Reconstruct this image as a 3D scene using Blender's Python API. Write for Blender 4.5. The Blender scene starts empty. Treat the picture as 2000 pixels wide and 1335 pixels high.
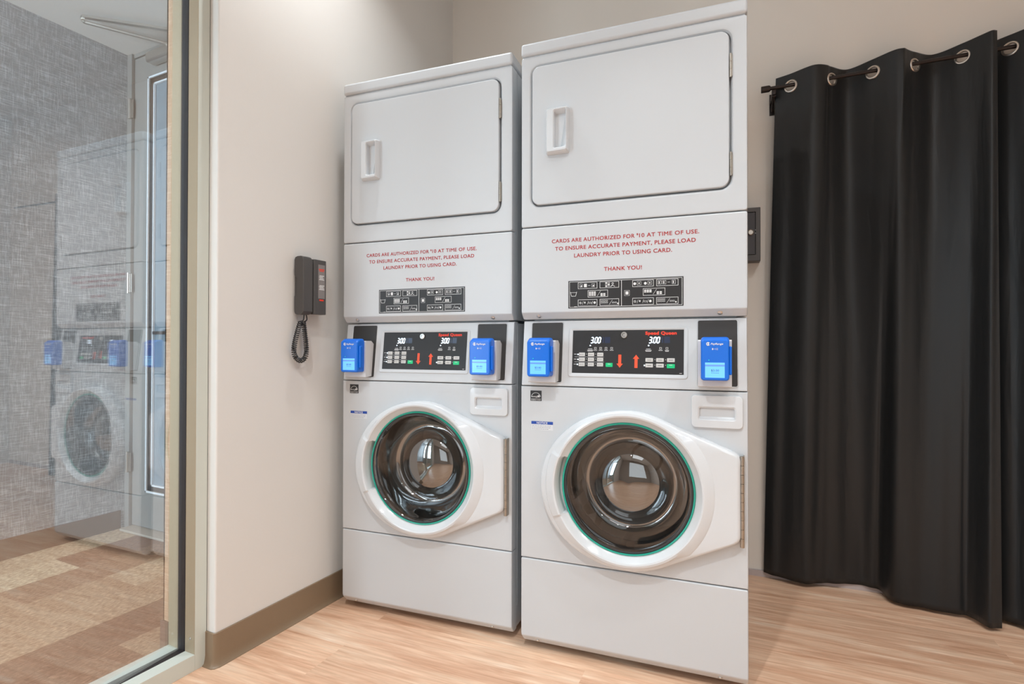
import bpy, bmesh, math, random
from math import sin, cos, pi, radians, atan2, sqrt
from mathutils import Vector, Matrix
random.seed(7)
S = bpy.context.scene
COL = S.collection

# ------------------------------------------------------------------ camera
TH = 0.4554                      # the camera looks to the left of the back wall's normal
cam_d = bpy.data.cameras.new('camera')
cam = bpy.data.objects.new('camera', cam_d); COL.objects.link(cam)
cam_d.sensor_width = 36.0
cam_d.lens = 1061.6 / 2000 * 36
cam_d.clip_start = 0.02
cam.location = (0, 0, 0.9874)
cam.rotation_euler = (Matrix.Rotation(TH, 4, 'Z') @ Matrix.Rotation(pi/2 + 0.0084, 4, 'X') @ Matrix.Rotation(0.0014, 4, 'Z')).to_euler()
S.camera = cam

# ------------------------------------------------------------------ world, view
w = bpy.data.worlds.new('world'); S.world = w; w.use_nodes = True
w.node_tree.nodes['Background'].inputs[0].default_value = (0.55, 0.62, 0.70, 1)
w.node_tree.nodes['Background'].inputs[1].default_value = 0.3
vs = S.view_settings
vs.view_transform = 'Standard'; vs.look = 'None'; vs.gamma = 1; vs.exposure = -0.65
vs.use_curve_mapping = False

# ------------------------------------------------------------------ lights
CEIL = 2.9
def area(name, loc, size, power, color, sy=None, rot=(0, 0, 0), spread=pi, parent=None, shape=None):
    l = bpy.data.lights.new(name, 'AREA'); l.energy = power; l.color = color
    l.shape = shape or ('RECTANGLE' if sy else 'SQUARE'); l.size = size
    if sy: l.size_y = sy
    l.spread = spread
    o = bpy.data.objects.new(name, l); COL.objects.link(o); o.location = loc; o.rotation_euler = rot
    if parent: o.parent = parent
    return o
WARM = (0.93, 0.975, 1.0)
DOWNLIGHTS = [(-1.20, 1.40, 9.5), (0.15, 0.55, 7), (-0.45, -0.20, 38), (0.75, 1.10, 15), (1.75, 0.35, 26)]
# added ceiling fill, with an unseen panel as its fixture
area('ceiling_fill', (0.3, -0.3, CEIL-0.045), 1.18, 12, (0.90, 0.965, 1.0), sy=1.18)
# added front fill at a made-up window behind the camera
area('room_fill', (0.4, -2.425, 1.45), 1.96, 25, (0.91, 0.97, 1.0), sy=1.96, rot=(pi/2, 0, 0))
# corridor: added cool fill at a made-up far window, warm lamp near the end door
area('corridor_fill', (-2.5, -2.425, 1.45), 1.16, 300, (0.72, 0.88, 1.0), sy=1.96, rot=(pi/2, 0, 0))
area('corridor_lamp', (-2.33, 1.50, 2.565), 0.12, 8, (1.0, 0.62, 0.38), spread=radians(120))

# ------------------------------------------------------------------ materials
def nodes(m):
    m.use_nodes = True
    return m.node_tree.nodes, m.node_tree.links, m.node_tree.nodes['Principled BSDF']
def mat(name, col, rough=0.5, metal=0.0, spec=0.5, coat=0.0, bump=0, bscale=200, var=0.0, vscale=6, emit=None, estr=0, sheen=0):
    m = bpy.data.materials.new(name); N, L, b = nodes(m)
    b.inputs['Base Color'].default_value = (*col, 1)
    b.inputs['Roughness'].default_value = rough
    b.inputs['Metallic'].default_value = metal
    b.inputs['Specular IOR Level'].default_value = spec
    b.inputs['Coat Weight'].default_value = coat
    if sheen: b.inputs['Sheen Weight'].default_value = sheen
    tc = N.new('ShaderNodeTexCoord')
    n = N.new('ShaderNodeTexNoise'); n.inputs['Scale'].default_value = vscale; n.inputs['Detail'].default_value = 3
    L.new(tc.outputs['Object'], n.inputs['Vector'])
    mr = N.new('ShaderNodeMapRange'); mr.inputs['To Min'].default_value = 1-var; mr.inputs['To Max'].default_value = 1+var
    L.new(n.outputs['Fac'], mr.inputs['Value'])
    mx = N.new('ShaderNodeMix'); mx.data_type = 'RGBA'; mx.blend_type = 'MULTIPLY'; mx.inputs['Factor'].default_value = 1
    mx.inputs[6].default_value = (*col, 1)
    cb = N.new('ShaderNodeCombineColor')
    for i in range(3): L.new(mr.outputs[0], cb.inputs[i])
    L.new(cb.outputs[0], mx.inputs[7]); L.new(mx.outputs[2], b.inputs['Base Color'])
    if bump:
        n2 = N.new('ShaderNodeTexNoise'); n2.inputs['Scale'].default_value = bscale; n2.inputs['Detail'].default_value = 2
        L.new(tc.outputs['Object'], n2.inputs['Vector'])
        bp = N.new('ShaderNodeBump'); bp.inputs['Strength'].default_value = bump; bp.inputs['Distance'].default_value = 0.001
        L.new(n2.outputs['Fac'], bp.inputs['Height']); L.new(bp.outputs[0], b.inputs['Normal'])
    if emit:
        b.inputs['Emission Color'].default_value = (*emit, 1); b.inputs['Emission Strength'].default_value = estr
    return m
def glassy(name, tint, refl, rough=0.0, fres=1.0):
    m = bpy.data.materials.new(name); m.use_nodes = True
    N, L = m.node_tree.nodes, m.node_tree.links; N.clear()
    out = N.new('ShaderNodeOutputMaterial'); mix = N.new('ShaderNodeMixShader')
    t = N.new('ShaderNodeBsdfTransparent'); t.inputs[0].default_value = (*tint, 1)
    g = N.new('ShaderNodeBsdfGlossy'); g.inputs['Roughness'].default_value = rough
    f = N.new('ShaderNodeFresnel'); ge = N.new('ShaderNodeNewGeometry')      # the same reflectance on both faces of the thin glass
    io = N.new('ShaderNodeMapRange'); io.inputs['To Min'].default_value = 1.5; io.inputs['To Max'].default_value = 1/1.5
    L.new(ge.outputs['Backfacing'], io.inputs['Value']); L.new(io.outputs[0], f.inputs[0])
    ma = N.new('ShaderNodeMath'); ma.operation = 'MULTIPLY_ADD'; ma.inputs[1].default_value = fres; ma.inputs[2].default_value = refl
    ma.use_clamp = True
    L.new(f.outputs[0], ma.inputs[0]); L.new(ma.outputs[0], mix.inputs[0]); L.new(t.outputs[0], mix.inputs[1]); L.new(g.outputs[0], mix.inputs[2])
    L.new(mix.outputs[0], out.inputs[0])
    return m

M = {}
M['enamel'] = mat('white_enamel', (0.59, 0.61, 0.63), 0.36, coat=0.0, bump=0.05, bscale=500)
M['plastic_white'] = mat('white_plastic', (0.67, 0.69, 0.71), 0.17)
M['gap'] = mat('dark_gap', (0.05, 0.05, 0.05), 0.8)
M['graphite'] = mat('graphite_plate', (0.040, 0.037, 0.036), 0.48, spec=0.35)
M['panel_black'] = mat('black_panel', (0.028, 0.027, 0.028), 0.42, spec=0.3)
M['bracket'] = mat('bracket_white', (0.64, 0.63, 0.63), 0.35)
M['blue'] = mat('blue_plastic', (0.0, 0.15, 0.72), 0.30)
M['screen'] = mat('reader_screen', (0.1, 0.35, 0.7), 0.2, emit=(0.16, 0.50, 0.93), estr=1.15)
M['screen_hdr'] = mat('reader_screen_band', (0.1, 0.2, 0.5), 0.2, emit=(0.10, 0.24, 0.60), estr=1.15)
M['screen_txt'] = mat('reader_screen_text', (0.05, 0.1, 0.3), 0.3)
M['white_ink'] = mat('white_ink', (0.80, 0.80, 0.80), 0.5)
M['red_ink'] = mat('red_ink', (0.42, 0.02, 0.02), 0.5)
M['red_logo'] = mat('red_logo', (0.85, 0.05, 0.02), 0.5)
M['orange'] = mat('orange_red_ink', (0.88, 0.09, 0.03), 0.5)
M['green'] = mat('green_button', (0.0, 0.55, 0.20), 0.4)
M['button'] = mat('grey_button', (0.60, 0.59, 0.57), 0.4)
M['button_txt'] = mat('button_print', (0.22, 0.22, 0.22), 0.5)
M['led'] = mat('lit_digits', (0.8, 0.9, 1), 0.4, emit=(0.70, 0.85, 1.0), estr=3.2)
M['led_off'] = mat('unlit_digit', (0.02, 0.03, 0.07), 0.3)
M['gled'] = mat('green_led', (0, 0.6, 0.3), 0.4, emit=(0.0, 0.8, 0.4), estr=1.0)
M['label_blue'] = mat('label_blue', (0.01, 0.06, 0.35), 0.5)
M['label_white'] = mat('label_white', (0.72, 0.73, 0.75), 0.5)
M['label_grey'] = mat('label_grey', (0.35, 0.36, 0.40), 0.5)
M['black_ink'] = mat('black_ink', (0.018, 0.016, 0.016), 0.45)
M['steel'] = mat('steel', (0.62, 0.60, 0.57), 0.28, metal=1.0)
M['hinge'] = mat('hinge_steel', (0.42, 0.38, 0.33), 0.38, metal=1.0, var=0.15, vscale=60)
M['drum'] = mat('drum_steel', (0.55, 0.54, 0.53), 0.28, metal=1.0)
M['rubber'] = mat('dark_rubber', (0.035, 0.035, 0.036), 0.40)
M['teal'] = mat('teal_gasket', (0.01, 0.36, 0.26), 0.35)
M['bowl'] = glassy('door_bowl_glass', (0.47, 0.49, 0.50), 0.25, 0.0, 1.5)
M['pane'] = glassy('partition_glass', (0.95, 0.96, 0.96), 0.18, 0.0, 1.0)
M['wall'] = mat('warm_white_paint', (0.76, 0.735, 0.70), 0.55, bump=0.12, bscale=160)
M['wall_back'] = mat('beige_paint', (0.80, 0.745, 0.68), 0.55, bump=0.12, bscale=160)
M['ceil'] = mat('ceiling_paint', (0.80, 0.78, 0.75), 0.8, bump=0.1)
M['baseb'] = mat('brown_vinyl_base', (0.25, 0.175, 0.11), 0.38, bump=0.1)
M['baseb_dark'] = mat('dark_brown_vinyl_base', (0.13, 0.085, 0.065), 0.42)
M['trim_pale'] = mat('pale_trim', (0.50, 0.43, 0.42), 0.5)
M['alu'] = mat('sage_aluminium', (0.64, 0.67, 0.61), 0.42, metal=0.1)
M['alu_in'] = mat('champagne_aluminium', (0.42, 0.335, 0.23), 0.42, metal=0.25)
M['gasket'] = mat('black_gasket', (0.022, 0.016, 0.016), 0.5)
M['phone'] = mat('dark_grey_plastic', (0.075, 0.070, 0.068), 0.45, bump=0.1)
M['phone_label'] = mat('grey_label', (0.24, 0.22, 0.215), 0.35)
M['boxgrey'] = mat('dark_grey_metal', (0.085, 0.078, 0.076), 0.45)
M['boxdoor'] = mat('charcoal_metal', (0.05, 0.042, 0.045), 0.35)
M['rod'] = mat('black_bronze_rod', (0.03, 0.022, 0.02), 0.32, metal=0.5)
M['grommet'] = mat('nickel_grommet', (0.62, 0.56, 0.50), 0.28, metal=0.9)
M['doorgrey'] = mat('grey_door_paint', (0.27, 0.26, 0.245), 0.5)
M['frost'] = mat('door_glass_backing', (0.22, 0.28, 0.33), 0.35, var=0.12, vscale=14)
M['whitestrip'] = mat('white_glazing_bead', (0.82, 0.87, 0.92), 0.4)
M['darkbrown'] = mat('dark_bead', (0.05, 0.035, 0.03), 0.5)
M['threshold'] = mat('threshold_metal', (0.42, 0.37, 0.31), 0.45)
M['lamp'] = mat('lamp_lens', (0.9, 0.9, 0.9), 0.5, emit=(1.0, 0.92, 0.84), estr=6)
M['exit_wall'] = mat('entry_wall_paint', (0.50, 0.46, 0.42), 0.6)

def curtain_mat():
    m = bpy.data.materials.new('charcoal_satin'); N, L, b = nodes(m)
    b.inputs['Base Color'].default_value = (0.0125, 0.0135, 0.0145, 1); b.inputs['Roughness'].default_value = 0.42
    b.inputs['Specular IOR Level'].default_value = 0.45
    b.inputs['Sheen Weight'].default_value = 0.04; b.inputs['Sheen Roughness'].default_value = 0.4
    tc = N.new('ShaderNodeTexCoord'); mp = N.new('ShaderNodeMapping'); mp.inputs['Scale'].default_value = (9, 9, 1.6)
    n = N.new('ShaderNodeTexNoise'); n.inputs['Scale'].default_value = 1.6; n.inputs['Detail'].default_value = 3; n.inputs['Distortion'].default_value = 0.6
    L.new(tc.outputs['Object'], mp.inputs[0]); L.new(mp.outputs[0], n.inputs['Vector'])
    bp = N.new('ShaderNodeBump'); bp.inputs['Strength'].default_value = 0.35; bp.inputs['Distance'].default_value = 0.01
    wv = N.new('ShaderNodeTexWave'); wv.inputs['Scale'].default_value = 700; wv.bands_direction = 'Z'
    L.new(tc.outputs['Object'], wv.inputs['Vector'])
    b2 = N.new('ShaderNodeBump'); b2.inputs['Strength'].default_value = 0.08; b2.inputs['Distance'].default_value = 0.0004
    L.new(n.outputs['Fac'], bp.inputs['Height']); L.new(wv.outputs['Fac'], b2.inputs['Height'])
    L.new(bp.outputs[0], b2.inputs['Normal']); L.new(b2.outputs[0], b.inputs['Normal'])
    return m
M['curtain'] = curtain_mat()

def ramp(N, stops):
    r = N.new('ShaderNodeValToRGB'); e = r.color_ramp.elements
    while len(e) < len(stops): e.new(0.5)
    for i, (p, c) in enumerate(stops):
        e[i].position = p; e[i].color = (*c, 1)
    return r
def floor_mat():
    m = bpy.data.materials.new('vinyl_plank'); N, L, b = nodes(m)
    tc = N.new('ShaderNodeTexCoord'); mp = N.new('ShaderNodeMapping'); mp.inputs['Rotation'].default_value = (0, 0, -0.05)
    L.new(tc.outputs['Object'], mp.inputs[0])
    br = N.new('ShaderNodeTexBrick'); br.inputs['Scale'].default_value = 1; br.inputs['Brick Width'].default_value = 1.22; br.inputs['Row Height'].default_value = 0.18
    br.inputs['Mortar Size'].default_value = 0.0; br.offset = 0.37
    br.inputs['Color1'].default_value = (0, 0, 0, 1); br.inputs['Color2'].default_value = (1, 1, 1, 1)
    L.new(mp.outputs[0], br.inputs['Vector'])
    # per-plank offset of the grain
    sep = N.new('ShaderNodeSeparateColor'); L.new(br.outputs['Color'], sep.inputs[0])
    mul = N.new('ShaderNodeMath'); mul.operation = 'MULTIPLY'; mul.inputs[1].default_value = 17.0; L.new(sep.outputs[0], mul.inputs[0])
    cv = N.new('ShaderNodeCombineXYZ'); L.new(mul.outputs[0], cv.inputs[2])
    add = N.new('ShaderNodeVectorMath'); add.operation = 'ADD'; L.new(mp.outputs[0], add.inputs[0]); L.new(cv.outputs[0], add.inputs[1])
    m2 = N.new('ShaderNodeMapping'); m2.inputs['Scale'].default_value = (1.6, 17, 1); L.new(add.outputs[0], m2.inputs[0])
    n1 = N.new('ShaderNodeTexNoise'); n1.inputs['Scale'].default_value = 1.6; n1.inputs['Detail'].default_value = 6; n1.inputs['Roughness'].default_value = 0.62; n1.inputs['Distortion'].default_value = 0.5
    L.new(m2.outputs[0], n1.inputs['Vector'])
    r1 = ramp(N, [(0.25, (0.55, 0.295, 0.175)), (0.42, (0.70, 0.42, 0.275)), (0.58, (0.82, 0.555, 0.385)), (0.75, (0.90, 0.72, 0.57))])
    L.new(n1.outputs['Fac'], r1.inputs[0])
    m3 = N.new('ShaderNodeMapping'); m3.inputs['Scale'].default_value = (5, 90, 1); L.new(add.outputs[0], m3.inputs[0])
    n2 = N.new('ShaderNodeTexNoise'); n2.inputs['Scale'].default_value = 1.5; n2.inputs['Detail'].default_value = 3
    L.new(m3.outputs[0], n2.inputs['Vector'])
    r2 = ramp(N, [(0.3, (0.88, 0.86, 0.84)), (0.7, (1.06, 1.06, 1.06))]); L.new(n2.outputs['Fac'], r2.inputs[0])
    mx = N.new('ShaderNodeMix'); mx.data_type = 'RGBA'; mx.blend_type = 'MULTIPLY'; mx.inputs['Factor'].default_value = 1
    L.new(r1.outputs[0], mx.inputs[6]); L.new(r2.outputs[0], mx.inputs[7])
    pt = N.new('ShaderNodeMapRange'); pt.inputs['To Min'].default_value = 0.93; pt.inputs['To Max'].default_value = 1.07
    L.new(sep.outputs[0], pt.inputs['Value'])
    vm = N.new('ShaderNodeVectorMath'); vm.operation = 'SCALE'; L.new(mx.outputs[2], vm.inputs[0]); L.new(pt.outputs[0], vm.inputs['Scale'])
    L.new(vm.outputs[0], b.inputs['Base Color'])
    b.inputs['Roughness'].default_value = 0.34; b.inputs['Specular IOR Level'].default_value = 0.45
    bp = N.new('ShaderNodeBump'); bp.inputs['Strength'].default_value = 0.15; bp.inputs['Distance'].default_value = 0.001
    L.new(n2.outputs['Fac'], bp.inputs['Height']); L.new(bp.outputs[0], b.inputs['Normal'])
    return m
M['floor'] = floor_mat()
def carpet_mat():
    m = bpy.data.materials.new('plank_carpet'); N, L, b = nodes(m)
    tc = N.new('ShaderNodeTexCoord'); mp = N.new('ShaderNodeMapping'); mp.inputs['Rotation'].default_value = (0, 0, pi/2)
    mp.inputs['Location'].default_value = (0.33, 0.07, 0)
    L.new(tc.outputs['Object'], mp.inputs[0])
    br = N.new('ShaderNodeTexBrick'); br.inputs['Scale'].default_value = 1; br.inputs['Brick Width'].default_value = 0.72; br.inputs['Row Height'].default_value = 0.21
    br.inputs['Mortar Size'].default_value = 0.0; br.offset = 0.4
    br.inputs['Color1'].default_value = (0, 0, 0, 1); br.inputs['Color2'].default_value = (1, 1, 1, 1); br.inputs['Bias'].default_value = 0.0
    L.new(mp.outputs[0], br.inputs['Vector'])
    r = ramp(N, [(0.0, (0.16, 0.085, 0.055)), (0.45, (0.23, 0.13, 0.085)), (0.58, (0.36, 0.245, 0.16)), (0.85, (0.50, 0.40, 0.28))])
    L.new(br.outputs['Color'], r.inputs[0])
    n = N.new('ShaderNodeTexNoise'); n.inputs['Scale'].default_value = 60; n.inputs['Detail'].default_value = 4; n.inputs['Roughness'].default_value = 0.7
    ms = N.new('ShaderNodeMapping'); ms.inputs['Scale'].default_value = (2.2, 0.8, 1); L.new(tc.outputs['Object'], ms.inputs[0]); L.new(ms.outputs[0], n.inputs['Vector'])
    r2 = ramp(N, [(0.32, (0.55, 0.50, 0.48)), (0.48, (0.92, 0.92, 0.92)), (0.62, (1.5, 1.55, 1.55))]); L.new(n.outputs['Fac'], r2.inputs[0])
    mx = N.new('ShaderNodeMix'); mx.data_type = 'RGBA'; mx.blend_type = 'MULTIPLY'; mx.inputs['Factor'].default_value = 1
    L.new(r.outputs[0], mx.inputs[6]); L.new(r2.outputs[0], mx.inputs[7]); L.new(mx.outputs[2], b.inputs['Base Color'])
    b.inputs['Roughness'].default_value = 0.95; b.inputs['Specular IOR Level'].default_value = 0.1
    bp = N.new('ShaderNodeBump'); bp.inputs['Strength'].default_value = 0.6; bp.inputs['Distance'].default_value = 0.004
    L.new(n.outputs['Fac'], bp.inputs['Height']); L.new(bp.outputs[0], b.inputs['Normal'])
    return m
M['carpet'] = carpet_mat()
def wallpaper_mat(name, c0, c1):
    m = bpy.data.materials.new(name); N, L, b = nodes(m)
    tc = N.new('ShaderNodeTexCoord')
    outs = []
    for sc, seed in (((7.5, 7.5, 190), 0.0), ((150, 150, 11), 3.0)):
        mp = N.new('ShaderNodeMapping'); mp.inputs['Scale'].default_value = sc; mp.inputs['Location'].default_value = (seed, seed, seed)
        L.new(tc.outputs['Object'], mp.inputs[0])
        n = N.new('ShaderNodeTexNoise'); n.inputs['Scale'].default_value = 1.5; n.inputs['Detail'].default_value = 4; n.inputs['Roughness'].default_value = 0.6; n.inputs['Distortion'].default_value = 0.25
        L.new(mp.outputs[0], n.inputs['Vector'])
        r = ramp(N, [(0.51, (0, 0, 0)), (0.58, (1, 1, 1))]); L.new(n.outputs['Fac'], r.inputs[0]); outs.append(r)
    n3 = N.new('ShaderNodeTexNoise'); n3.inputs['Scale'].default_value = 9; L.new(tc.outputs['Object'], n3.inputs['Vector'])
    a = N.new('ShaderNodeMix'); a.data_type = 'RGBA'; a.blend_type = 'ADD'; a.inputs['Factor'].default_value = 0.8
    L.new(outs[0].outputs[0], a.inputs[6]); L.new(outs[1].outputs[0], a.inputs[7])
    mu = N.new('ShaderNodeMath'); mu.operation = 'MULTIPLY'; L.new(a.outputs[2], mu.inputs[0])
    mr = N.new('ShaderNodeMapRange'); mr.inputs['To Min'].default_value = 0.2; mr.inputs['To Max'].default_value = 0.75; L.new(n3.outputs['Fac'], mr.inputs['Value'])
    L.new(mr.outputs[0], mu.inputs[1])
    mx = N.new('ShaderNodeMix'); mx.data_type = 'RGBA'; mx.inputs[6].default_value = c0; mx.inputs[7].default_value = c1
    L.new(mu.outputs[0], mx.inputs['Factor']); L.new(mx.outputs[2], b.inputs['Base Color'])
    b.inputs['Roughness'].default_value = 0.6
    return m
M['paper'] = wallpaper_mat('woven_wallpaper', (0.285, 0.305, 0.325, 1), (0.68, 0.73, 0.77, 1))
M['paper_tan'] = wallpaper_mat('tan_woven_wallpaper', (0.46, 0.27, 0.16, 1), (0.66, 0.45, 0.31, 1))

# ------------------------------------------------------------------ mesh helpers
class MB:
    def __init__(s): s.bm = bmesh.new(); s.mats = []; s.mi = 0
    def use(s, key):
        if key not in s.mats: s.mats.append(key)
        s.mi = s.mats.index(key); return s
    def _f(s, vs):
        try:
            f = s.bm.faces.new(vs); f.material_index = s.mi; return f
        except ValueError: return None
    def loft(s, loops, cap0=False, cap1=True):
        vl = [[s.bm.verts.new(p) for p in lp] for lp in loops]
        n = len(vl[0])
        for a, b in zip(vl, vl[1:]):
            for i in range(n):
                s._f((a[i], a[(i+1) % n], b[(i+1) % n], b[i]))
        if cap0: s._f(vl[0][::-1])
        if cap1: s._f(vl[-1])
        return s
    def box(s, x0, x1, y0, y1, z0, z1, bev=0, seg=2):
        vs = [s.bm.verts.new((x, y, z)) for x in (x0, x1) for y in (y0, y1) for z in (z0, z1)]
        fs = [s._f([vs[i] for i in q]) for q in ((0,1,3,2),(4,6,7,5),(0,4,5,1),(2,3,7,6),(0,2,6,4),(1,5,7,3))]
        if bev:
            es = list({e for f in fs for e in f.edges})
            r = bmesh.ops.bevel(s.bm, geom=es, offset=bev, segments=seg, profile=0.5, affect='EDGES', clamp_overlap=True, material=s.mi)
        return s
    def prism(s, poly, axis, a0, a1, bev=0):
        """poly: list of 2D points in the plane normal to axis; extruded from a0 to a1"""
        def P(p, a):
            return {'x': (a, p[0], p[1]), 'y': (p[0], a, p[1]), 'z': (p[0], p[1], a)}[axis]
        v0 = [s.bm.verts.new(P(p, a0)) for p in poly]; v1 = [s.bm.verts.new(P(p, a1)) for p in poly]
        n = len(poly); fs = []
        for i in range(n): fs.append(s._f((v0[i], v0[(i+1) % n], v1[(i+1) % n], v1[i])))
        fs.append(s._f(v0[::-1])); fs.append(s._f(v1))
        if bev:
            es = list({e for f in fs if f for e in f.edges})
            bmesh.ops.bevel(s.bm, geom=es, offset=bev, segments=2, profile=0.5, affect='EDGES', clamp_overlap=True, material=s.mi)
        return s
    def tube(s, pts, r, n=8, caps=True):
        pts = [Vector(p) for p in pts]; loops = []
        t0 = (pts[1]-pts[0]).normalized()
        up = Vector((0, 0, 1)) if abs(t0.z) < 0.9 else Vector((1, 0, 0))
        a = t0.cross(up).normalized()
        for i, p in enumerate(pts):
            t = (pts[min(i+1, len(pts)-1)] - pts[max(i-1, 0)]).normalized()
            a = (a - t*a.dot(t)).normalized(); b = t.cross(a)
            rr = r[i] if isinstance(r, (list, tuple)) else r
            loops.append([p + a*cos(2*pi*k/n)*rr + b*sin(2*pi*k/n)*rr for k in range(n)])
        return s.loft(loops, caps, caps)
    def lathe(s, c, axis, prof, n=48, cap0=False, cap1=False):
        """prof: list of (radius, distance along axis from c)"""
        c = Vector(c); ax = Vector(axis).normalized()
        u = ax.cross(Vector((0, 0, 1))); u = u.normalized() if u.length > 1e-3 else Vector((1, 0, 0)); v = ax.cross(u)
        return s.loft([[c + ax*d + (u*cos(2*pi*k/n) + v*sin(2*pi*k/n))*max(r, 1e-5) for k in range(n)] for r, d in prof], cap0, cap1)
    def ball(s, c, r, sq=(1, 1, 1)):
        prof = [(r*sin(pi*i/8), -r*cos(pi*i/8)) for i in range(9)]
        loops = [[(c[0]+sq[0]*q*cos(2*pi*k/14), c[1]+sq[1]*q*sin(2*pi*k/14), c[2]+sq[2]*d) for k in range(14)] for q, d in prof]
        return s.loft(loops, False, False)
    def poly(s, pts):
        s._f([s.bm.verts.new(p) for p in pts]); return s
    def build(s, name, parent=None, mats=None, smooth=32, merge=True):
        if merge: bmesh.ops.remove_doubles(s.bm, verts=s.bm.verts, dist=1e-6)
        bmesh.ops.recalc_face_normals(s.bm, faces=s.bm.faces)
        me = bpy.data.meshes.new(name); s.bm.to_mesh(me); s.bm.free()
        for k in s.mats: me.materials.append(M[k])
        if smooth:
            for p in me.polygons: p.use_smooth = True
            me.set_sharp_from_angle(angle=radians(smooth))
        o = bpy.data.objects.new(name, me); COL.objects.link(o)
        if smooth and smooth < 170:
            wn = o.modifiers.new('weighted_normals', 'WEIGHTED_NORMAL'); wn.mode = 'FACE_AREA'; wn.keep_sharp = True; wn.weight = 60
        if parent: o.parent = parent
        return o
def mb(key): return MB().use(key)
def tag(o, label=None, cat=None, group=None, kind=None):
    if label: o['label'] = label
    if cat: o['category'] = cat
    if group: o['group'] = group
    if kind: o['kind'] = kind
    return o
def empty(name, loc, rz=0):
    o = bpy.data.objects.new(name, None); COL.objects.link(o); o.location = loc; o.rotation_euler = (0, 0, rz); o.empty_display_size = 0.1
    return o
def struct(o, label=None): return tag(o, label, kind='structure')
def copy_tree(o, parent=None):
    c = o.copy(); COL.objects.link(c)
    if parent: c.parent = parent
    for ch in list(o.children): copy_tree(ch, c)
    return c

def rrect(x0, x1, z0, z1, r, n=6):
    pts = []
    for cx, cz, a0 in ((x1-r, z1-r, 0), (x0+r, z1-r, pi/2), (x0+r, z0+r, pi), (x1-r, z0+r, 1.5*pi)):
        for i in range(n+1):
            a = a0 + i*pi/2/n; pts.append((cx + r*cos(a), cz + r*sin(a)))
    return pts
def F(x, z, d): return (x, -d, z)                  # flat machine front, d = how far it stands out
CZ0, CZ1, CREC = 0.8608, 1.0725, 0.026
CA = math.atan2(CREC, CZ1-CZ0)
def FC(x, z, d):                                   # the console's leaning face
    return (x, CREC*(z-CZ0)/(CZ1-CZ0) - d*cos(CA), z + d*sin(CA))
def lp(Fn, pts, d): return [Fn(x, z, d) for x, z in pts]
def slab(b, Fn, x0, x1, z0, z1, r, d0, d1, e=0.002, n=6):
    R = lambda o: rrect(x0+o, x1-o, z0+o, z1-o, max(r-o, 0.0004), n)
    L_ = [lp(Fn, R(0), d0), lp(Fn, R(0), d1-e), lp(Fn, R(0.3*e), d1-0.35*e), lp(Fn, R(e), d1)]
    return b.loft(L_, False, True)
def flat(b, Fn, x0, x1, z0, z1, d): return b.poly([Fn(x0, z0, d), Fn(x1, z0, d), Fn(x1, z1, d), Fn(x0, z1, d)])
def quadline(b, Fn, p, q, w, d):
    dx, dz = q[0]-p[0], q[1]-p[1]; l = sqrt(dx*dx+dz*dz) or 1; nx, nz = -dz/l*w/2, dx/l*w/2
    return b.poly([Fn(p[0]+nx, p[1]+nz, d), Fn(q[0]+nx, q[1]+nz, d), Fn(q[0]-nx, q[1]-nz, d), Fn(p[0]-nx, p[1]-nz, d)])
def frame(b, Fn, x0, x1, z0, z1, w, d):
    flat(b, Fn, x0, x1, z0, z0+w, d); flat(b, Fn, x0, x1, z1-w, z1, d); flat(b, Fn, x0, x0+w, z0+w, z1-w, d); flat(b, Fn, x1-w, x1, z0+w, z1-w, d)
def disc(b, Fn, cx, cz, r, d, n=20, r2=None): b.poly([Fn(cx+r*cos(2*pi*k/n), cz+(r2 or r)*sin(2*pi*k/n), d) for k in range(n)])
def ring(b, Fn, cx, cz, r0, r1, d, a0=0, a1=2*pi, n=24):
    for k in range(n):
        a, c = a0+(a1-a0)*k/n, a0+(a1-a0)*(k+1)/n
        b.poly([Fn(cx+r0*cos(a), cz+r0*sin(a), d), Fn(cx+r1*cos(a), cz+r1*sin(a), d), Fn(cx+r1*cos(c), cz+r1*sin(c), d), Fn(cx+r0*cos(c), cz+r0*sin(c), d)])
def text(b, Fn, s, x0, x1, zb, h, d, bold=0.0, shear=0, mono=False):
    """lettering scaled into the box x0..x1, baseline zb, cap height h"""
    cu = bpy.data.curves.new('t', 'FONT'); cu.body = s; cu.size = 1.0; cu.shear = shear; cu.resolution_u = 3
    cu.space_character = 1.06
    o = bpy.data.objects.new('t', cu); COL.objects.link(o)
    dg = bpy.context.evaluated_depsgraph_get(); me = bpy.data.meshes.new_from_object(o.evaluated_get(dg))
    bpy.data.objects.remove(o); bpy.data.curves.remove(cu)
    xs = [v.co.x for v in me.vertices]
    if xs:
        a, c = min(xs), max(xs); cap = 0.70
        for sx, sz in ((-1, -1), (1, 1), (-1, 1), (1, -1)) if bold else ((0, 0),):
            vs = [b.bm.verts.new(Fn(x0+(v.co.x-a)/(c-a)*(x1-x0)+sx*bold*h, zb+v.co.y/cap*h+sz*bold*h, d+0.00001*(sx+2*sz))) for v in me.vertices]
            for p in me.polygons: b._f([vs[i] for i in p.vertices])
    bpy.data.meshes.remove(me)

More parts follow.
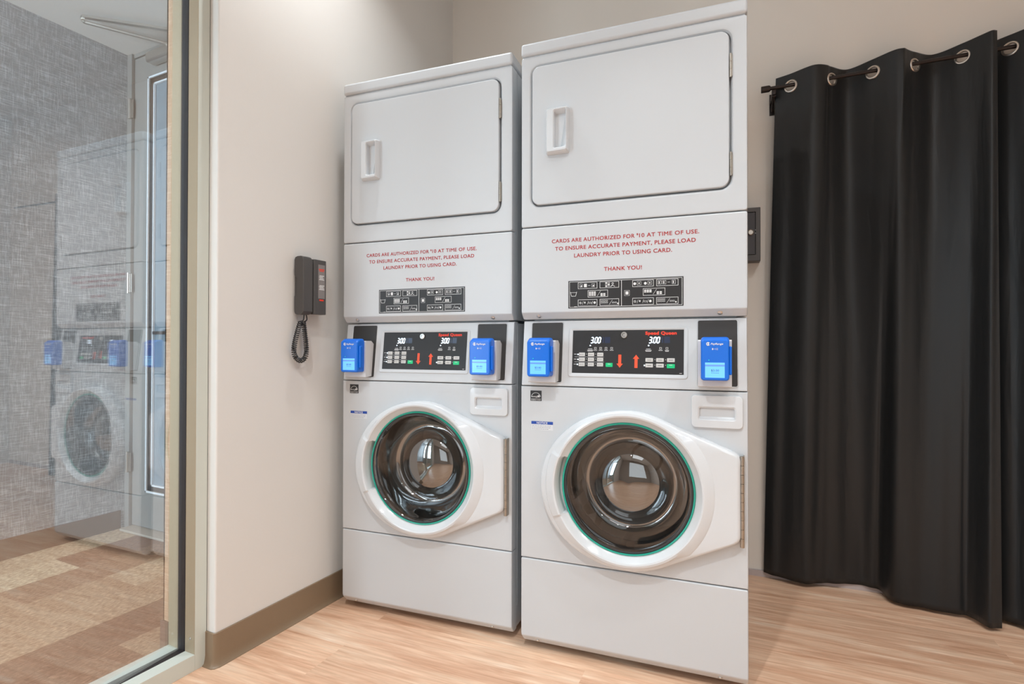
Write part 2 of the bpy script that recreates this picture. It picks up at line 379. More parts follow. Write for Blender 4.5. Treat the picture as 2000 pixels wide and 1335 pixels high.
# ------------------------------------------------------------------ room shell
WX = -1.558        # left wall (room face)
YE = 1.107         # its near end
SL = 0.09          # the back wall is turned by this slope
def yb(x): return 2.596 + SL*x
RX = 2.35; FY = -2.45; CX = -3.21; DY = 1.752; CEILC = 2.585
b = mb('floor'); b.box(-1.70, RX, FY, yb(RX)+0.1, -0.06, 0)
struct(b.build('floor', smooth=0))
b = mb('carpet'); b.box(CX-0.1, -1.70, FY, 2.1, -0.06, 0.0)
struct(b.build('floor_corridor', smooth=0))
b = mb('ceil'); b.box(-1.80, RX+0.1, FY, yb(RX)+0.2, CEIL, CEIL+0.08)
struct(b.build('ceiling', smooth=0))
b = mb('ceil'); b.box(CX-0.1, -1.80, FY, 1.9, CEILC, CEILC+0.08)
struct(b.build('ceiling_corridor', smooth=0))
# left wall: its rounded near corner, wrapped in the corridor's wallpaper on the corridor side
b = mb('wall')
poly = [(WX-0.0385, YE), (WX-0.006, YE), (WX-0.0018, YE+0.0018), (WX, YE+0.006), (WX, 2.70), (-1.79, 2.70), (-1.79, YE+0.02), (-1.726, YE+0.02), (-1.726, YE+0.012), (WX-0.0385, YE+0.012)]
b.prism(poly, 'z', 0, CEIL)
struct(b.build('wall_left', smooth=50))
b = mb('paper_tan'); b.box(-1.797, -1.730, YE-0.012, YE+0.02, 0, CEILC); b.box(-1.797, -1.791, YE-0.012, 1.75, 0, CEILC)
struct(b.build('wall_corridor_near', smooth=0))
b = mb('wall_back')
b.prism([(WX-0.25, yb(WX-0.25)), (RX+0.1, yb(RX+0.1)), (RX+0.1, yb(RX+0.1)+0.12), (WX-0.25, yb(WX-0.25)+0.12)], 'z', 0, CEIL)
struct(b.build('wall_back', smooth=0))
b = mb('wall'); b.box(RX, RX+0.1, FY, yb(RX), 0, CEIL); struct(b.build('wall_right', smooth=0))
# wall behind the photographer with an opening for the added window
b = mb('exit_wall')
b.box(-1.6, -0.6, FY-0.1, FY, 0, CEIL); b.box(1.4, RX, FY-0.1, FY, 0, CEIL); b.box(-0.6, 1.4, FY-0.1, FY, 2.45, CEIL); b.box(-0.6, 1.4, FY-0.1, FY, 0, 0.45)
struct(b.build('wall_front', smooth=0))
def added_window(name, x0, x1, z0, z1):  # made-up windows out of view, added to frame the fill lights
    b = mb('alu'); b.box(x0, x0+0.03, FY-0.06, FY+0.02, z0, z1); b.box(x1-0.03, x1, FY-0.06, FY+0.02, z0, z1); b.box(x0+0.03, x1-0.03, FY-0.06, FY+0.02, z0, z0+0.03); b.box(x0+0.03, x1-0.03, FY-0.06, FY+0.02, z1-0.03, z1)
    o = struct(b.build(name, smooth=0))
    mb('frost').box(x0+0.03, x1-0.03, FY-0.03, FY-0.02, z0+0.03, z1-0.03).build('added_window_pane', o, smooth=0)
added_window('added_window_room', -0.6, 1.4, 0.45, 2.45)
added_window('added_window_corridor', -3.1, -1.9, 0.45, 2.45)
# above the glass partition and beyond its off-camera post
b = mb('wall'); b.box(-1.73, -1.597, FY, YE-0.038, 2.62, CEIL)
b.box(-1.73, -1.597, FY, -0.98, 0, 2.62)
struct(b.build('wall_partition_header', smooth=0))
# corridor walls
b = mb('paper'); b.box(CX-0.1, CX, FY, 2.1, 0, CEILC); struct(b.build('wall_corridor_far', smooth=0))
b = mb('doorgrey'); b.box(-2.10, -1.797, DY, DY+0.12, 0, CEILC); struct(b.build('wall_corridor_end', smooth=0))
b = mb('exit_wall'); b.box(CX, -3.1, FY-0.1, FY, 0, CEILC); b.box(-1.9, -1.6, FY-0.1, FY, 0, CEILC); b.box(-3.1, -1.9, FY-0.1, FY, 0, 0.45); b.box(-3.1, -1.9, FY-0.1, FY, 2.45, CEILC); struct(b.build('wall_corridor_entry', smooth=0))

# baseboards: coved vinyl profile
def cove(h, t=0.004, toe=0.014):
    return [(0, 0), (toe, 0), (toe, 0.002), (toe*0.62, 0.006), (t+0.002, 0.016), (t, 0.03), (t, h-0.002), (t-0.002, h), (0, h)]
b = mb('baseb')
path = [((WX-0.040, YE-0.0008), (0, -1)), ((WX-0.010, YE-0.0008), (0, -1)), ((WX-0.003, YE+0.001), (-0.2, -0.98)), ((WX-0.0006, YE+0.003), (0.7, -0.7)), ((WX+0.0006, YE+0.010), (0.98, -0.2)), ((WX+0.0006, YE+0.020), (1, 0)), ((WX+0.0006, 2.44), (1, 0))]
path[2] = ((WX-0.004, YE-0.0006), (0.35, -0.94))
loops = []
for (px, py), (nx, ny) in path:
    loops.append([(px+nx*o, py+ny*o, z) for o, z in cove(0.105)])
b.loft(loops, True, True)
struct(b.build('baseboard_left', smooth=40))
b = mb('trim_pale')
L0, L1 = WX+0.02, RX-0.02
b.prism([(L0, yb(L0)-0.0005), (L1, yb(L1)-0.0005), (L1, yb(L1)-0.010), (L0, yb(L0)-0.010)], 'z', 0, 0.026)
struct(b.build('baseboard_back', smooth=0))
b = mb('baseb_dark'); b.box(CX+0.0005, CX+0.008, FY+0.02, DY-0.03, 0, 0.098, 0.002); struct(b.build('baseboard_corridor'))
b = mb('baseb_dark'); b.box(-1.803, -1.728, YE-0.019, YE-0.0125, 0, 0.10, 0.002); struct(b.build('baseboard_corridor_near'))

# ------------------------------------------------------------------ glass partition (window_1)
GX0, GX1 = -1.597, -1.726
PY = 1.069
b = mb('alu')
Z1 = 2.62
def rail_profile(x0, x1, gx0, gx1): return None
# near post: outer face sage, inner return champagne with a gasket groove
b.box(GX0-0.047, GX0, PY, YE-0.0005, 0, Z1, 0.0012)
b.box(GX1, GX1+0.047, PY, YE-0.0005, 0, Z1, 0.0012)
b.box(GX1+0.040, GX0-0.040, PY+0.008, YE-0.0005, 0, Z1)
b.box(GX0-0.047, GX0, -0.98, PY, 0, 0.049, 0.0012)
b.box(GX1, GX1+0.047, -0.98, PY, 0, 0.049, 0.0012)
b.box(GX1+0.040, GX0-0.040, -0.98, PY, 0, 0.041)
b.box(GX1, GX0, -0.98, PY, Z1-0.05, Z1)
b.box(GX1, GX0, 0.245, 0.30, 0.041, Z1-0.05, 0.0012)
b.box(GX1, GX0, -0.98, -0.93, 0.049, Z1-0.05, 0.0012)
win = struct(b.build('added_window_1'))
b = mb('alu_in')
b.box(GX0-0.046, GX0-0.001, PY-0.0008, PY+0.001, 0.049, Z1-0.05); b.box(GX1+0.001, GX1+0.046, PY-0.0008, PY+0.001, 0.049, Z1-0.05)
b.build('jamb_face', win, smooth=0)
b = mb('gasket')
xa, xb_ = GX1+0.0475, GX0-0.0475
b.box(xa, xb_, PY-0.002, PY+0.0075, 0.041, Z1-0.05, 0.001); b.box(xa, xb_, 0.301, PY-0.002, 0.0412, 0.0495, 0.001)
b.build('gasket', win)
# first pane stands slightly skewed in its frame
a = radians(3.75)
def pane(yA, yB, z0, z1, ang):
    dx, dy = sin(ang), -cos(ang); L_ = (yA-yB)/cos(ang); t = 0.003
    p0 = Vector((-1.661, yA)); p1 = p0 + Vector((dx, dy))*L_; nrm = Vector((dy, -dx)).normalized()*t
    return [tuple(p0+nrm), tuple(p1+nrm), tuple(p1-nrm), tuple(p0-nrm)]
b = mb('pane'); b.prism(pane(PY+0.003, 0.302, 0, 0, a), 'z', 0.048, Z1-0.052); b.build('glass_pane', win, smooth=0)
b = mb('pane'); b.prism(pane(0.244, -0.928, 0, 0, 0), 'z', 0.048, Z1-0.052); b.build('glass_pane', win, smooth=0)
mb('steel').lathe((-1.618, PY-0.001, 0.093), (0, -1, 0), [(0.004, 0), (0.004, 0.0012), (0.0025, 0.002), (0, 0.002)], 14).build('screw', win)

# ------------------------------------------------------------------ corridor end door (door_1)
b = mb('doorgrey')
b.box(CX+0.001, -3.167, DY-0.012, DY+0.10, 0, 2.584, 0.003)
b.box(-3.167, -2.17, DY+0.0, DY+0.10, 2.562, 2.584, 0.002)
b.box(-2.17, -2.101, DY-0.012, DY+0.10, 0, 2.584, 0.003)
dr1 = struct(b.build('door_1'))
b = mb('doorgrey')
lf = [(-3.163, -2.173, 0.018, 2.556)]
x0, x1, z0, z1 = lf[0]; gx0, gx1, gz0, gz1 = -3.041, -2.295, 0.207, 2.433
for q in ((x0, gx0, z0, z1), (gx1, x1, z0, z1), (gx0, gx1, z0, gz0), (gx0, gx1, gz1, z1)):
    b.box(q[0], q[1], DY+0.004, DY+0.045, q[2], q[3])
b.build('door_leaf', dr1, smooth=0)
b = mb('whitestrip')
def beads(o, wd, y0, y1):
    b.box(gx0+o, gx0+o+wd, y0, y1, gz0+o, gz1-o); b.box(gx1-o-wd, gx1-o, y0, y1, gz0+o, gz1-o)
    b.box(gx0+o, gx1-o, y0, y1, gz0+o, gz0+o+wd); b.box(gx0+o, gx1-o, y0, y1, gz1-o-wd, gz1-o)
beads(0, 0.009, DY-0.001, DY+0.006); b.build('glazing_bead', dr1, smooth=0)
b = mb('darkbrown'); beads(0.009, 0.024, DY+0.012, DY+0.03); b.build('glazing_gasket', dr1, smooth=0)
b = mb('whitestrip'); beads(0.033, 0.008, DY+0.010, DY+0.02); b.build('inner_bead', dr1, smooth=0)
b = mb('frost'); b.box(gx0+0.035, gx1-0.035, DY+0.022, DY+0.030, gz0+0.035, gz1-0.035); b.build('door_glass', dr1, smooth=0)
b = mb('darkbrown'); b.box(gx0+0.041, gx1-0.041, DY+0.008, DY+0.021, 1.05, 1.066); b.build('push_bar', dr1, smooth=0)
for z in (0.36, 1.33, 2.28):
    b = mb('steel'); b.lathe((-3.172, DY-0.019, z-0.055), (0, 0, 1), [(0, 0), (0.0075, 0), (0.0075, 0.11), (0, 0.11)], 14); b.box(-3.19, -3.15, DY-0.0145, DY-0.0115, z-0.05, z+0.05); b.build('hinge', dr1)
b = mb('threshold'); b.box(-3.163, -2.17, DY-0.06, DY+0.03, 0.0005, 0.014, 0.004); b.build('threshold', dr1)
b = mb('steel'); b.box(-2.98, -2.62, DY-0.052, DY+0.003, 2.475, 2.53, 0.012, 3)
b.build('door_closer', dr1)
b = mb('steel')
b.tube([(-2.80, DY-0.03, 2.535), (-3.00, DY-0.32, 2.548), (-2.99, DY-0.33, 2.548)], 0.009)
b.prism([(-2.99, DY-0.34), (-2.965, DY-0.345), (-2.62, DY-0.02), (-2.645, DY-0.015)], 'z', 2.55, 2.562)
b.build('closer_arm', dr1)

# ------------------------------------------------------------------ ceiling lights
for i, (x, y, pw) in enumerate(DOWNLIGHTS):
    b = mb('plastic_white'); b.lathe((x, y, CEIL-0.0005), (0, 0, -1), [(0.09, 0), (0.092, 0.004), (0.075, 0.010), (0.066, 0.003)], 32)
    r = b.build('ceiling_light')
    tag(r, 'round white recessed downlight in the laundry ceiling, ' + ('nearest the left wall', 'in front of the machines', 'at the entrance side by the glass', 'at the entrance side on the right', 'near the dark curtain')[i], 'ceiling light', 'round ceiling downlights')
    b = mb('lamp'); b.lathe((x, y, CEIL-0.0035), (0, 0, -1), [(0.066, 0), (0.0, 0.0)], 24); b.build('lens', r)
    area('lamp_light', (x, y, CEIL-0.014), 0.10, pw, WARM, shape='DISK', spread=radians(125))

b = mb('plastic_white'); b.box(-0.31, 0.91, -0.91, 0.31, CEIL-0.04, CEIL-0.0005, 0.004)  # out-of-view panel added as a fixture for the ceiling fill
tag(b.build('added_fill_panel'), 'added square fill panel in the middle of the laundry ceiling', 'ceiling light')
b = mb('plastic_white'); b.lathe((-2.33, 1.50, CEILC-0.0005), (0, 0, -1), [(0.085, 0), (0.087, 0.006), (0.07, 0.012), (0, 0.012)], 24)
tag(b.build('corridor_light'), 'small round lamp on the corridor ceiling by the grey door', 'ceiling light')

# ------------------------------------------------------------------ stacked washer dryer
W, D = 0.684, 0.665
def build_machine():
    root = empty('stacked_washer_dryer', (0, 0, 0))
    # --- washer body
    b = mb('enamel')
    q = lambda o, y: [(x, y, z) for x, z in rrect(0.0015+o, W-0.0015-o, 0.028+o, 1.068-o, 0.002, 2)]
    b.loft([q(0.003, D-0.004), q(0.003, 0.040), q(0.0, 0.038), q(0.0, D-0.002), q(0.002, D)], True, True)
    b.box(W-0.004, W-0.0005, 0.055, 0.062, 0.10, 1.06); body = b.build('washer_cabinet', root)
    for sx in (0.05, W-0.05):
        for sy in (0.09, D-0.06):
            mb('rubber').lathe((sx, sy, 0.0), (0, 0, 1), [(0, 0), (0.022, 0), (0.022, 0.012), (0.012, 0.016), (0.012, 0.03), (0, 0.03)], 16).build('foot', root)
    def profile_panel(prof, x0, x1, rc=0.005):
        """prof: (y,z) outline from top-back round the front to bottom-back; lofted along x with rounded ends"""
        b = mb('enamel'); cy = sum(p[0] for p in prof)/len(prof); cz = sum(p[1] for p in prof)/len(prof)
        loops = []
        for x, k in ((x0, rc), (x0+rc*0.3, rc*0.3), (x0+rc, 0), (x1-rc, 0), (x1-rc*0.3, rc*0.3), (x1, rc)):
            loops.append([(x, min(y+k, 0.045) if y < 0.04 else y, z-(k*0.8 if z > cz else -k*0.8)) for y, z in prof])
        b.loft(loops, True, True); return b
    def arc(cy, cz, r, a0, a1, n=4): return [(cy+r*cos(a0+(a1-a0)*i/n), cz+r*sin(a0+(a1-a0)*i/n)) for i in range(n+1)]
    # kick panel
    z1 = 0.2995
    kp = [(0.045, z1)] + arc(0.005, z1-0.005, 0.005, pi/2, pi, 4) + [(0.0, 0.052), (0.003, 0.044)] + [(0.022, 0.024), (0.027, 0.022), (0.045, 0.022)]
    kick = profile_panel(kp, 0, W, 0.006).build('kick_panel', root)
    for sx in (0.055, W-0.075): mb('steel').lathe((sx, 0.0130, 0.0345), (0, -0.6, -0.8), [(0.006, -0.002), (0.006, 0.003), (0.003, 0.005), (0, 0.005)], 12).build('screw', kick)
    # washer front panel
    b = mb('enamel'); hc = (0.346, 0.5605); NA = 180
    an = [2*pi*k/NA for k in range(NA)]
    for X, Z in ((0, 0.3018), (W, 0.3018), (0, 0.8588), (W, 0.8588)):
        t = atan2(Z-hc[1], X-hc[0]) % (2*pi); k = min(range(NA), key=lambda k: abs(an[k]-t)); an[k] = t
    def rl(o, d):
        out = []
        for t in an:
            c_, s_ = cos(t), sin(t)
            rr = min(((W-o-hc[0])/c_ if c_ > 1e-6 else (o-hc[0])/c_ if c_ < -1e-6 else 9), ((0.8588-o-hc[1])/s_ if s_ > 1e-6 else (0.3018+o-hc[1])/s_ if s_ < -1e-6 else 9))
            out.append((hc[0]+rr*c_, -d, hc[1]+rr*s_))
        return out
    cl_ = lambda r, d: [(hc[0]+r*cos(t), -d, hc[1]+r*sin(t)) for t in an]
    b.loft([rl(0, -0.042), rl(0, -0.005), rl(0.0015, -0.0015), rl(0.005, 0), cl_(0.2, 0), cl_(0.198, -0.01)], False, False)
    # cut for the tub opening is hidden by the door ring
    fp = b.build('washer_front_panel', root)
    # labels on it
    b = mb('black_ink'); d = 0.0004
    ex0, ex1, ez0, ez1 = 0.033, 0.0712, 0.8115, 0.8450
    flat(b, F, ex0, ex1, ez0, ez1, d)
    b.use('white_ink'); d2_ = 0.0008
    ring(b, F, 0.052, 0.8225, 0.0150, 0.0163, d2_, radians(8), radians(172), 20)
    flat(b, F, ex0+0.002, ex1-0.002, ez0+0.0062, ez0+0.0070, d2_)
    text(b, F, 'energy', 0.0365, 0.0600, 0.8235, 0.0050, d2_, 0.02, 0.4)
    star = [(0.0615+0.0062*(1 if k % 2 == 0 else 0.42)*sin(k*pi/5), 0.8268+0.0062*(1 if k % 2 == 0 else 0.42)*cos(k*pi/5)) for k in range(10)]
    for k in range(10):
        p, q = star[k], star[(k+1) % 10]; b.poly([F(0.0615, 0.8268, d2_), F(*p, d2_), F(*q, d2_)])
    text(b, F, 'ENERGY STAR', ex0+0.003, ex1-0.003, ez0+0.0018, 0.0030, d2_, 0.01)
    o = b.build('energy_label', fp, smooth=0, merge=False); tag(o, 'small black and white energy label')
    b = mb('label_white'); nx0, nx1, nz0, nz1 = 0.0365, 0.1095, 0.7180, 0.7460
    flat(b, F, nx0, nx1, nz0, nz1, 0.0004); b.use('label_blue'); flat(b, F, nx0, nx1, nz1-0.0095, nz1, 0.0007)
    b.use('white_ink'); text(b, F, 'NOTICE', 0.055, 0.091, nz1-0.0079, 0.0062, 0.001, 0.03)
    b.use('label_grey')
    for k in range(3):
        xx = nx0+0.002
        while xx < nx1-0.012 - (0.0 if k else 0.006):
            wd = random.uniform(0.004, 0.009); flat(b, F, xx, xx+wd, nz0+0.0025+k*0.0052, nz0+0.0025+k*0.0052+0.0016, 0.0008); xx += wd+0.0015
    o = b.build('notice_label', fp, smooth=0, merge=False); tag(o, 'white label with a blue NOTICE band')
    # --- detergent drawer
    b = mb('plastic_white'); x0, x1, z0, z1 = 0.5315, 0.6705, 0.7535, 0.8475
    R_ = lambda o, r=0.012: rrect(x0+o, x1-o, z0+o, z1-o, r)
    p1 = rrect(x0+0.018, x1-0.018, z0+0.022, z0+0.062, 0.007)
    zt = z0+0.062
    p2 = [(x, z) for x, z in p1]
    dep = lambda z: -0.020*max(0.0, (z-(z0+0.022))/0.040)**0.8
    b.loft([lp(F, R_(0), 0.0), lp(F, R_(0), 0.005), lp(F, R_(0.001), 0.0072), lp(F, R_(0.003), 0.008), lp(F, p1, 0.008)], False, False)
    inner = rrect(x0+0.022, x1-0.022, z0+0.026, z0+0.058, 0.005)
    b.loft([lp(F, p1, 0.008), [F(x, z, 0.005) for x, z in inner], [F(x, z, 0.006-0.030*min(1, max(0, (z-z0-0.026)/0.030))) for x, z in inner]], False, True)
    dw = b.build('detergent_drawer', root)
    # --- washer door
    cx, cz = 0.346, 0.5605
    N_ = 192
    C2 = (0.346, 0.5535)
    def outline(ang):
        ux, uz = cos(ang), sin(ang)
        best = 0
        # march outwards to the farthest point still inside the teardrop
        lo, hi = 0.15, 0.40
        def inside(r):
            x, z = cx+ux*r, cz+uz*r
            rx = 0.272 if x < C2[0] else 0.240
            if ((x-C2[0])/rx)**2 + ((z-C2[1])/0.240)**2 <= 1: return True
            if x < 0.4367 - 0.05 or x > 0.6635: return False
            zt_ = 0.7756 - 0.409*(x-0.4367); zb_ = 0.337 + 0.48*(x-0.450)
            if x < 0.4367: return False
            return zb_ <= z <= zt_ and (x-0.4367) >= 0
        for _ in range(30):
            mid = (lo+hi)/2
            if inside(mid): lo = mid
            else: hi = mid
        return lo
    angs = [2*pi*k/N_ for k in range(N_)]
    RO = [outline(t) for t in angs]
    RO = [min(RO[i], 10) for i in range(N_)]
    RO = [(RO[i-1]+2*RO[i]+RO[(i+1) % N_])/4 for i in range(N_)]
    def grip(t):                                    # 1 inside the raised hand grip on the left
        dlt = abs((t-pi+pi) % (2*pi)-pi)
        z = 0.2*sin(t)
        e0, e1 = 0.083, -0.090
        return 1.0 if e1 < 0.215*sin(t) < e0 and cos(t) < 0 else 0.0
    def loopd(fr, fd): return [(cx+fr(i)*cos(t), -fd(i), cz+fr(i)*sin(t)) for i, t in enumerate(angs)]
    G = [grip(t) for t in angs]
    rin = lambda i: min(0.250, RO[i]-0.014)
    Ls = [loopd(lambda i: RO[i], lambda i: 0.0), loopd(lambda i: RO[i], lambda i: 0.018),
          loopd(lambda i: RO[i]-0.002, lambda i: 0.0255), loopd(lambda i: RO[i]-0.006, lambda i: 0.0300), loopd(lambda i: RO[i]-0.012, lambda i: 0.0325 + 0.001*G[i]),
          loopd(lambda i: rin(i), lambda i: 0.0330+0.003*G[i]),
          loopd(lambda i: min(rin(i)-0.004, 0.246), lambda i: 0.0365+0.006*G[i]),
          loopd(lambda i: 0.228+0.002*G[i], lambda i: 0.0460+0.004*G[i]), loopd(lambda i: 0.2215+0.002*G[i], lambda i: 0.0480+0.005*G[i]),
          loopd(lambda i: 0.2170+0.001*G[i], lambda i: 0.0465+0.005*G[i]), loopd(lambda i: 0.207+0.006*G[i], lambda i: 0.034+0.008*G[i]),
          loopd(lambda i: 0.1985+0.0125*G[i], lambda i: 0.026-0.020*G[i]), loopd(lambda i: 0.1980, lambda i: 0.018-0.014*G[i])]
    b = mb('plastic_white'); b.loft(Ls, False, False)
    door = b.build('washer_door', root, smooth=28)
    b = mb('teal'); b.lathe((cx, 0, cz), (0, -1, 0), [(0.1988, 0.004), (0.1986, 0.0275), (0.1968, 0.0300), (0.1930, 0.0288), (0.1926, 0.02)], 96); b.build('gasket_ring', door)
    b = mb('rubber'); b.lathe((cx, 0, cz), (0, -1, 0), [(0.1928, 0.0275), (0.1895, 0.0300), (0.1850, 0.0290), (0.1830, 0.022), (0.181, 0.008)], 96); b.build('door_seal', door)
    b = mb('bowl')
    b.lathe((cx, 0, cz), (0, -1, 0), [(0.1860, 0.0288), (0.1845, 0.0300), (0.179, 0.022), (0.172, 0.000), (0.163, -0.030), (0.154, -0.052), (0.143, -0.066), (0.132, -0.068), (0.121, -0.060), (0.110, -0.046), (0.096, -0.033), (0.078, -0.024), (0.056, -0.018), (0.030, -0.0145), (0.0, -0.0135)], 96)
    b.build('door_glass', door, smooth=60)
    # tub boot and drum, seen through the bowl (stands proud of nothing: set inside the cabinet behind the door)
    b = mb('hinge'); b.lathe((0.6675, -0.017, 0.425), (0, 0, 1), [(0, 0), (0.0058, 0)] + sum([[(0.0058, 0.0005+k*0.0255), (0.0058, 0.0245+k*0.0255), (0.0042, 0.0247+k*0.0255), (0.0042, 0.0253+k*0.0255)] for k in range(10)], []) + [(0, 0.256)], 12)
    b.box(0.6715, 0.6735, -0.019, 0.0, 0.425, 0.681)
    b.build('hinge', door)
    # --- drum assembly
    b = mb('rubber'); b.lathe((cx, 0, cz), (0, -1, 0), [(0.1965, 0.018), (0.190, 0.0), (0.192, -0.02), (0.205, -0.035), (0.205, -0.06), (0.186, -0.065), (0.190, -0.085), (0.205, -0.09)], 72); b.build('rubber_boot', root)
    b = mb('drum'); b.lathe((cx, 0, cz), (0, -1, 0), [(0.190, -0.085), (0.205, -0.088), (0.262, -0.14), (0.262, -0.46), (0.20, -0.475), (0.06, -0.47), (0.05, -0.455), (0, -0.452)], 72)
    for k in range(3):
        t = pi/2 + 2*pi*k/3 + 0.3
        p = [Vector((cx+r*cos(t+dt), y, cz+r*sin(t+dt))) for r, dt, y in ((0.262, -0.16, 0.16), (0.262, 0.16, 0.16), (0.262, 0.16, 0.44), (0.262, -0.16, 0.44))]
        q = [Vector((cx+0.20*cos(t), y, cz+0.20*sin(t))) for y in (0.19, 0.42)]
        b.poly([p[0], p[1], q[0]]); b.poly([p[1], p[2], q[1], q[0]]); b.poly([p[2], p[3], q[1]]); b.poly([p[3], p[0], q[0], q[1]])
    b.build('drum', root)
    # --- console
    b = mb('enamel')
    cp = [(0.06, CZ1+0.0005), (CREC+0.006, CZ1), (CREC+0.001, CZ1-0.0015), (CREC-0.0007, CZ1-0.006), (0.0006, CZ0+0.006), (0.0012, CZ0+0.0015), (0.005, CZ0), (0.06, CZ0)]
    loops = []
    for x, k in ((0.001, 0.005), (0.0025, 0.0015), (0.006, 0), (W-0.006, 0), (W-0.0025, 0.0015), (W-0.001, 0.005)):
        loops.append([(x, y+(k if y < 0.05 else 0), z) for y, z in cp])
    b.loft(loops, True, True)
    con = b.build('console', root)
    for (x0, x1) in ((0.0315, 0.1365), (0.5490, 0.6565)):
        b = mb('graphite'); slab(b, FC, x0, x1, 0.8735, 1.0650, 0.005, -0.001, 0.0008, 0.0004)
        o = b.build('reader_plate', con); tag(o, 'dark grey plate behind the card reader')
        b = mb('enamel')
        o_ = rrect(x0-0.0035, x1+0.0035, 0.8700, 1.0685, 0.008); i_ = rrect(x0, x1, 0.8735, 1.0650, 0.005)
        b.loft([lp(FC, o_, 0.0), lp(FC, rrect(x0-0.002, x1+0.002, 0.8715, 1.067, 0.007), 0.0018), lp(FC, i_, 0.0005)], False, False)
        b.build('plate_rim', con)
    # --- control panel
    px0, px1, pz0, pz1 = 0.1705, 0.5095, 0.9045, 1.0385
    b = mb('enamel')
    b.loft([lp(FC, rrect(px0-0.0135, px1+0.0125, pz0-0.0135, pz1+0.0085, 0.009), 0.0), lp(FC, rrect(px0-0.0115, px1+0.0105, pz0-0.0115, pz1+0.0065, 0.008), 0.0028),
            lp(FC, rrect(px0-0.0085, px1+0.0075, pz0-0.0085, pz1+0.0045, 0.006), 0.0030), lp(FC, rrect(px0-0.0005, px1+0.0005, pz0-0.0005, pz1+0.0005, 0.001), 0.0010)], False, False)
    b.build('panel_bezel', con)
    b = mb('panel_black'); slab(b, FC, px0, px1, pz0, pz1, 0.001, -0.001, 0.0014, 0.0003)
    cpn = b.build('control_panel', root); tag(cpn, 'black control panel with lit digits')
    U = lambda u: px0 + u*(px1-px0)
    V = lambda v: pz0 + v*(pz1-pz0)
    T = 0.0017
    segs = {'3': 'abcdg', '0': 'abcdef'}
    def digit(b, ch, x, z, w_, h_, on):
        t = h_*0.165; sh = 0.16
        P = lambda a, c: (x + a*w_ + c*h_*sh, z + c*h_)
        def seg(p, q): quadline(b, FC, P(*p), P(*q), t, T)
        S_ = {'a': ((0.1, 1), (0.9, 1)), 'b': ((1, 0.95), (1, 0.55)), 'c': ((1, 0.45), (1, 0.05)), 'd': ((0.1, 0), (0.9, 0)), 'e': ((0, 0.45), (0, 0.05)), 'f': ((0, 0.95), (0, 0.55)), 'g': ((0.1, 0.5), (0.9, 0.5))}
        for s_ in segs[ch]: seg(*S_[s_])
    for u0 in (0.170, 0.700):
        b = mb('led'); h_ = 0.0172; wd = 0.0070
        for k, ch in ((0, '3'), (0.0130, '0'), (0.0232, '0')): digit(b, ch, U(u0)+k, V(0.705), wd, h_, True)
        disc(b, FC, U(u0)+0.0100, V(0.712), 0.0012, T, 8)
        disc(b, FC, U(u0)-0.0005, V(0.645), 0.0022, T, 12)
        b.use('led_off'); flat(b, FC, U(u0)+0.0375, U(u0)+0.0425, V(0.705), V(0.84), T-0.0001); flat(b, FC, U(u0)+0.045, U(u0)+0.062, V(0.70), V(0.845), T-0.0002)
        o = b.build('price_display', cpn, smooth=0, merge=False); tag(o, 'lit display reading 3.00')
    b = mb('steel'); b.lathe(FC(U(0.479), V(0.885), 0.001), (0, -cos(CA), sin(CA)), [(0.0098, 0), (0.0098, 0.004), (0.0085, 0.0055), (0.0060, 0.0055), (0.0055, 0.0040), (0.0, 0.0040)], 24)
    b.use('gasket'); ring(b, FC, U(0.479), V(0.885), 0.0040, 0.0050, 0.0052, 0.9, 5.6, 16)
    b.build('key_lock', cpn)
    b = mb('red_logo'); text(b, FC, 'Speed Queen', U(0.670), U(0.938), V(0.893), 0.0092, T, 0.07)
    b.build('logo', cpn, smooth=0, merge=False)
    # printed marks
    b = mb('white_ink')
    def bars(u, v, wu, rows, d=T, h_=0.0014):
        for r_ in range(rows): flat(b, FC, U(u-wu/2*(1-0.12*(r_ % 2))), U(u+wu/2*(1-0.12*(r_ % 2))), V(v)-r_*0.0027, V(v)-r_*0.0027+h_, d)
    fl = lambda: b.build('printed_marks', cpn, smooth=0, merge=False)
    for us in ((0.217, 0.266, 0.316, 0.368), (0.803, 0.858)):
        for u in us:
            frame(b, FC, U(u-0.010), U(u+0.010), V(0.560), V(0.605), 0.0009, T); bars(u, 0.530, 0.034, 1 if u < 0.85 else 2)
        u = 0.168 if us[0] < 0.5 else 0.697
        bars(u, 0.560, 0.040, 1); bars(u, 0.530, 0.055, 2)
        fl(); b = mb('white_ink')
    for v in (0.378, 0.260): flat(b, FC, U(0.022), U(0.300), V(v)-0.0003, V(v)+0.0003, T)
    for v in (0.435, 0.318, 0.200): bars(0.028, v, 0.024, 1); flat(b, FC, U(0.133), U(0.1365), V(v), V(v+0.02), T); flat(b, FC, U(0.219), U(0.2225), V(v), V(v+0.02), T)
    fl(); b = mb('white_ink')
    for u in (0.753, 0.846):
        for v in (0.318, 0.195): flat(b, FC, U(u), U(u+0.0035), V(v), V(v+0.02), T)
        fl(); b = mb('white_ink')
    flat(b, FC, U(0.965), U(0.985), V(0.025), V(0.035), T); fl()
    def arrow(u, up):
        b = mb('orange'); hw, sw = 0.0098, 0.0046; z0_, z1_ = V(0.135), V(0.435); zm = z0_+0.0125
        pts = [(-sw, z1_), (-sw, zm), (-hw, zm), (0, z0_), (hw, zm), (sw, zm), (sw, z1_)]
        if up: pts = [(x, z0_+z1_-z) for x, z in pts][::-1]
        b.poly([FC(U(u)+x, z, T) for x, z in pts]); b.build('arrow', cpn, smooth=0)
    arrow(0.444, False); arrow(0.590, True)
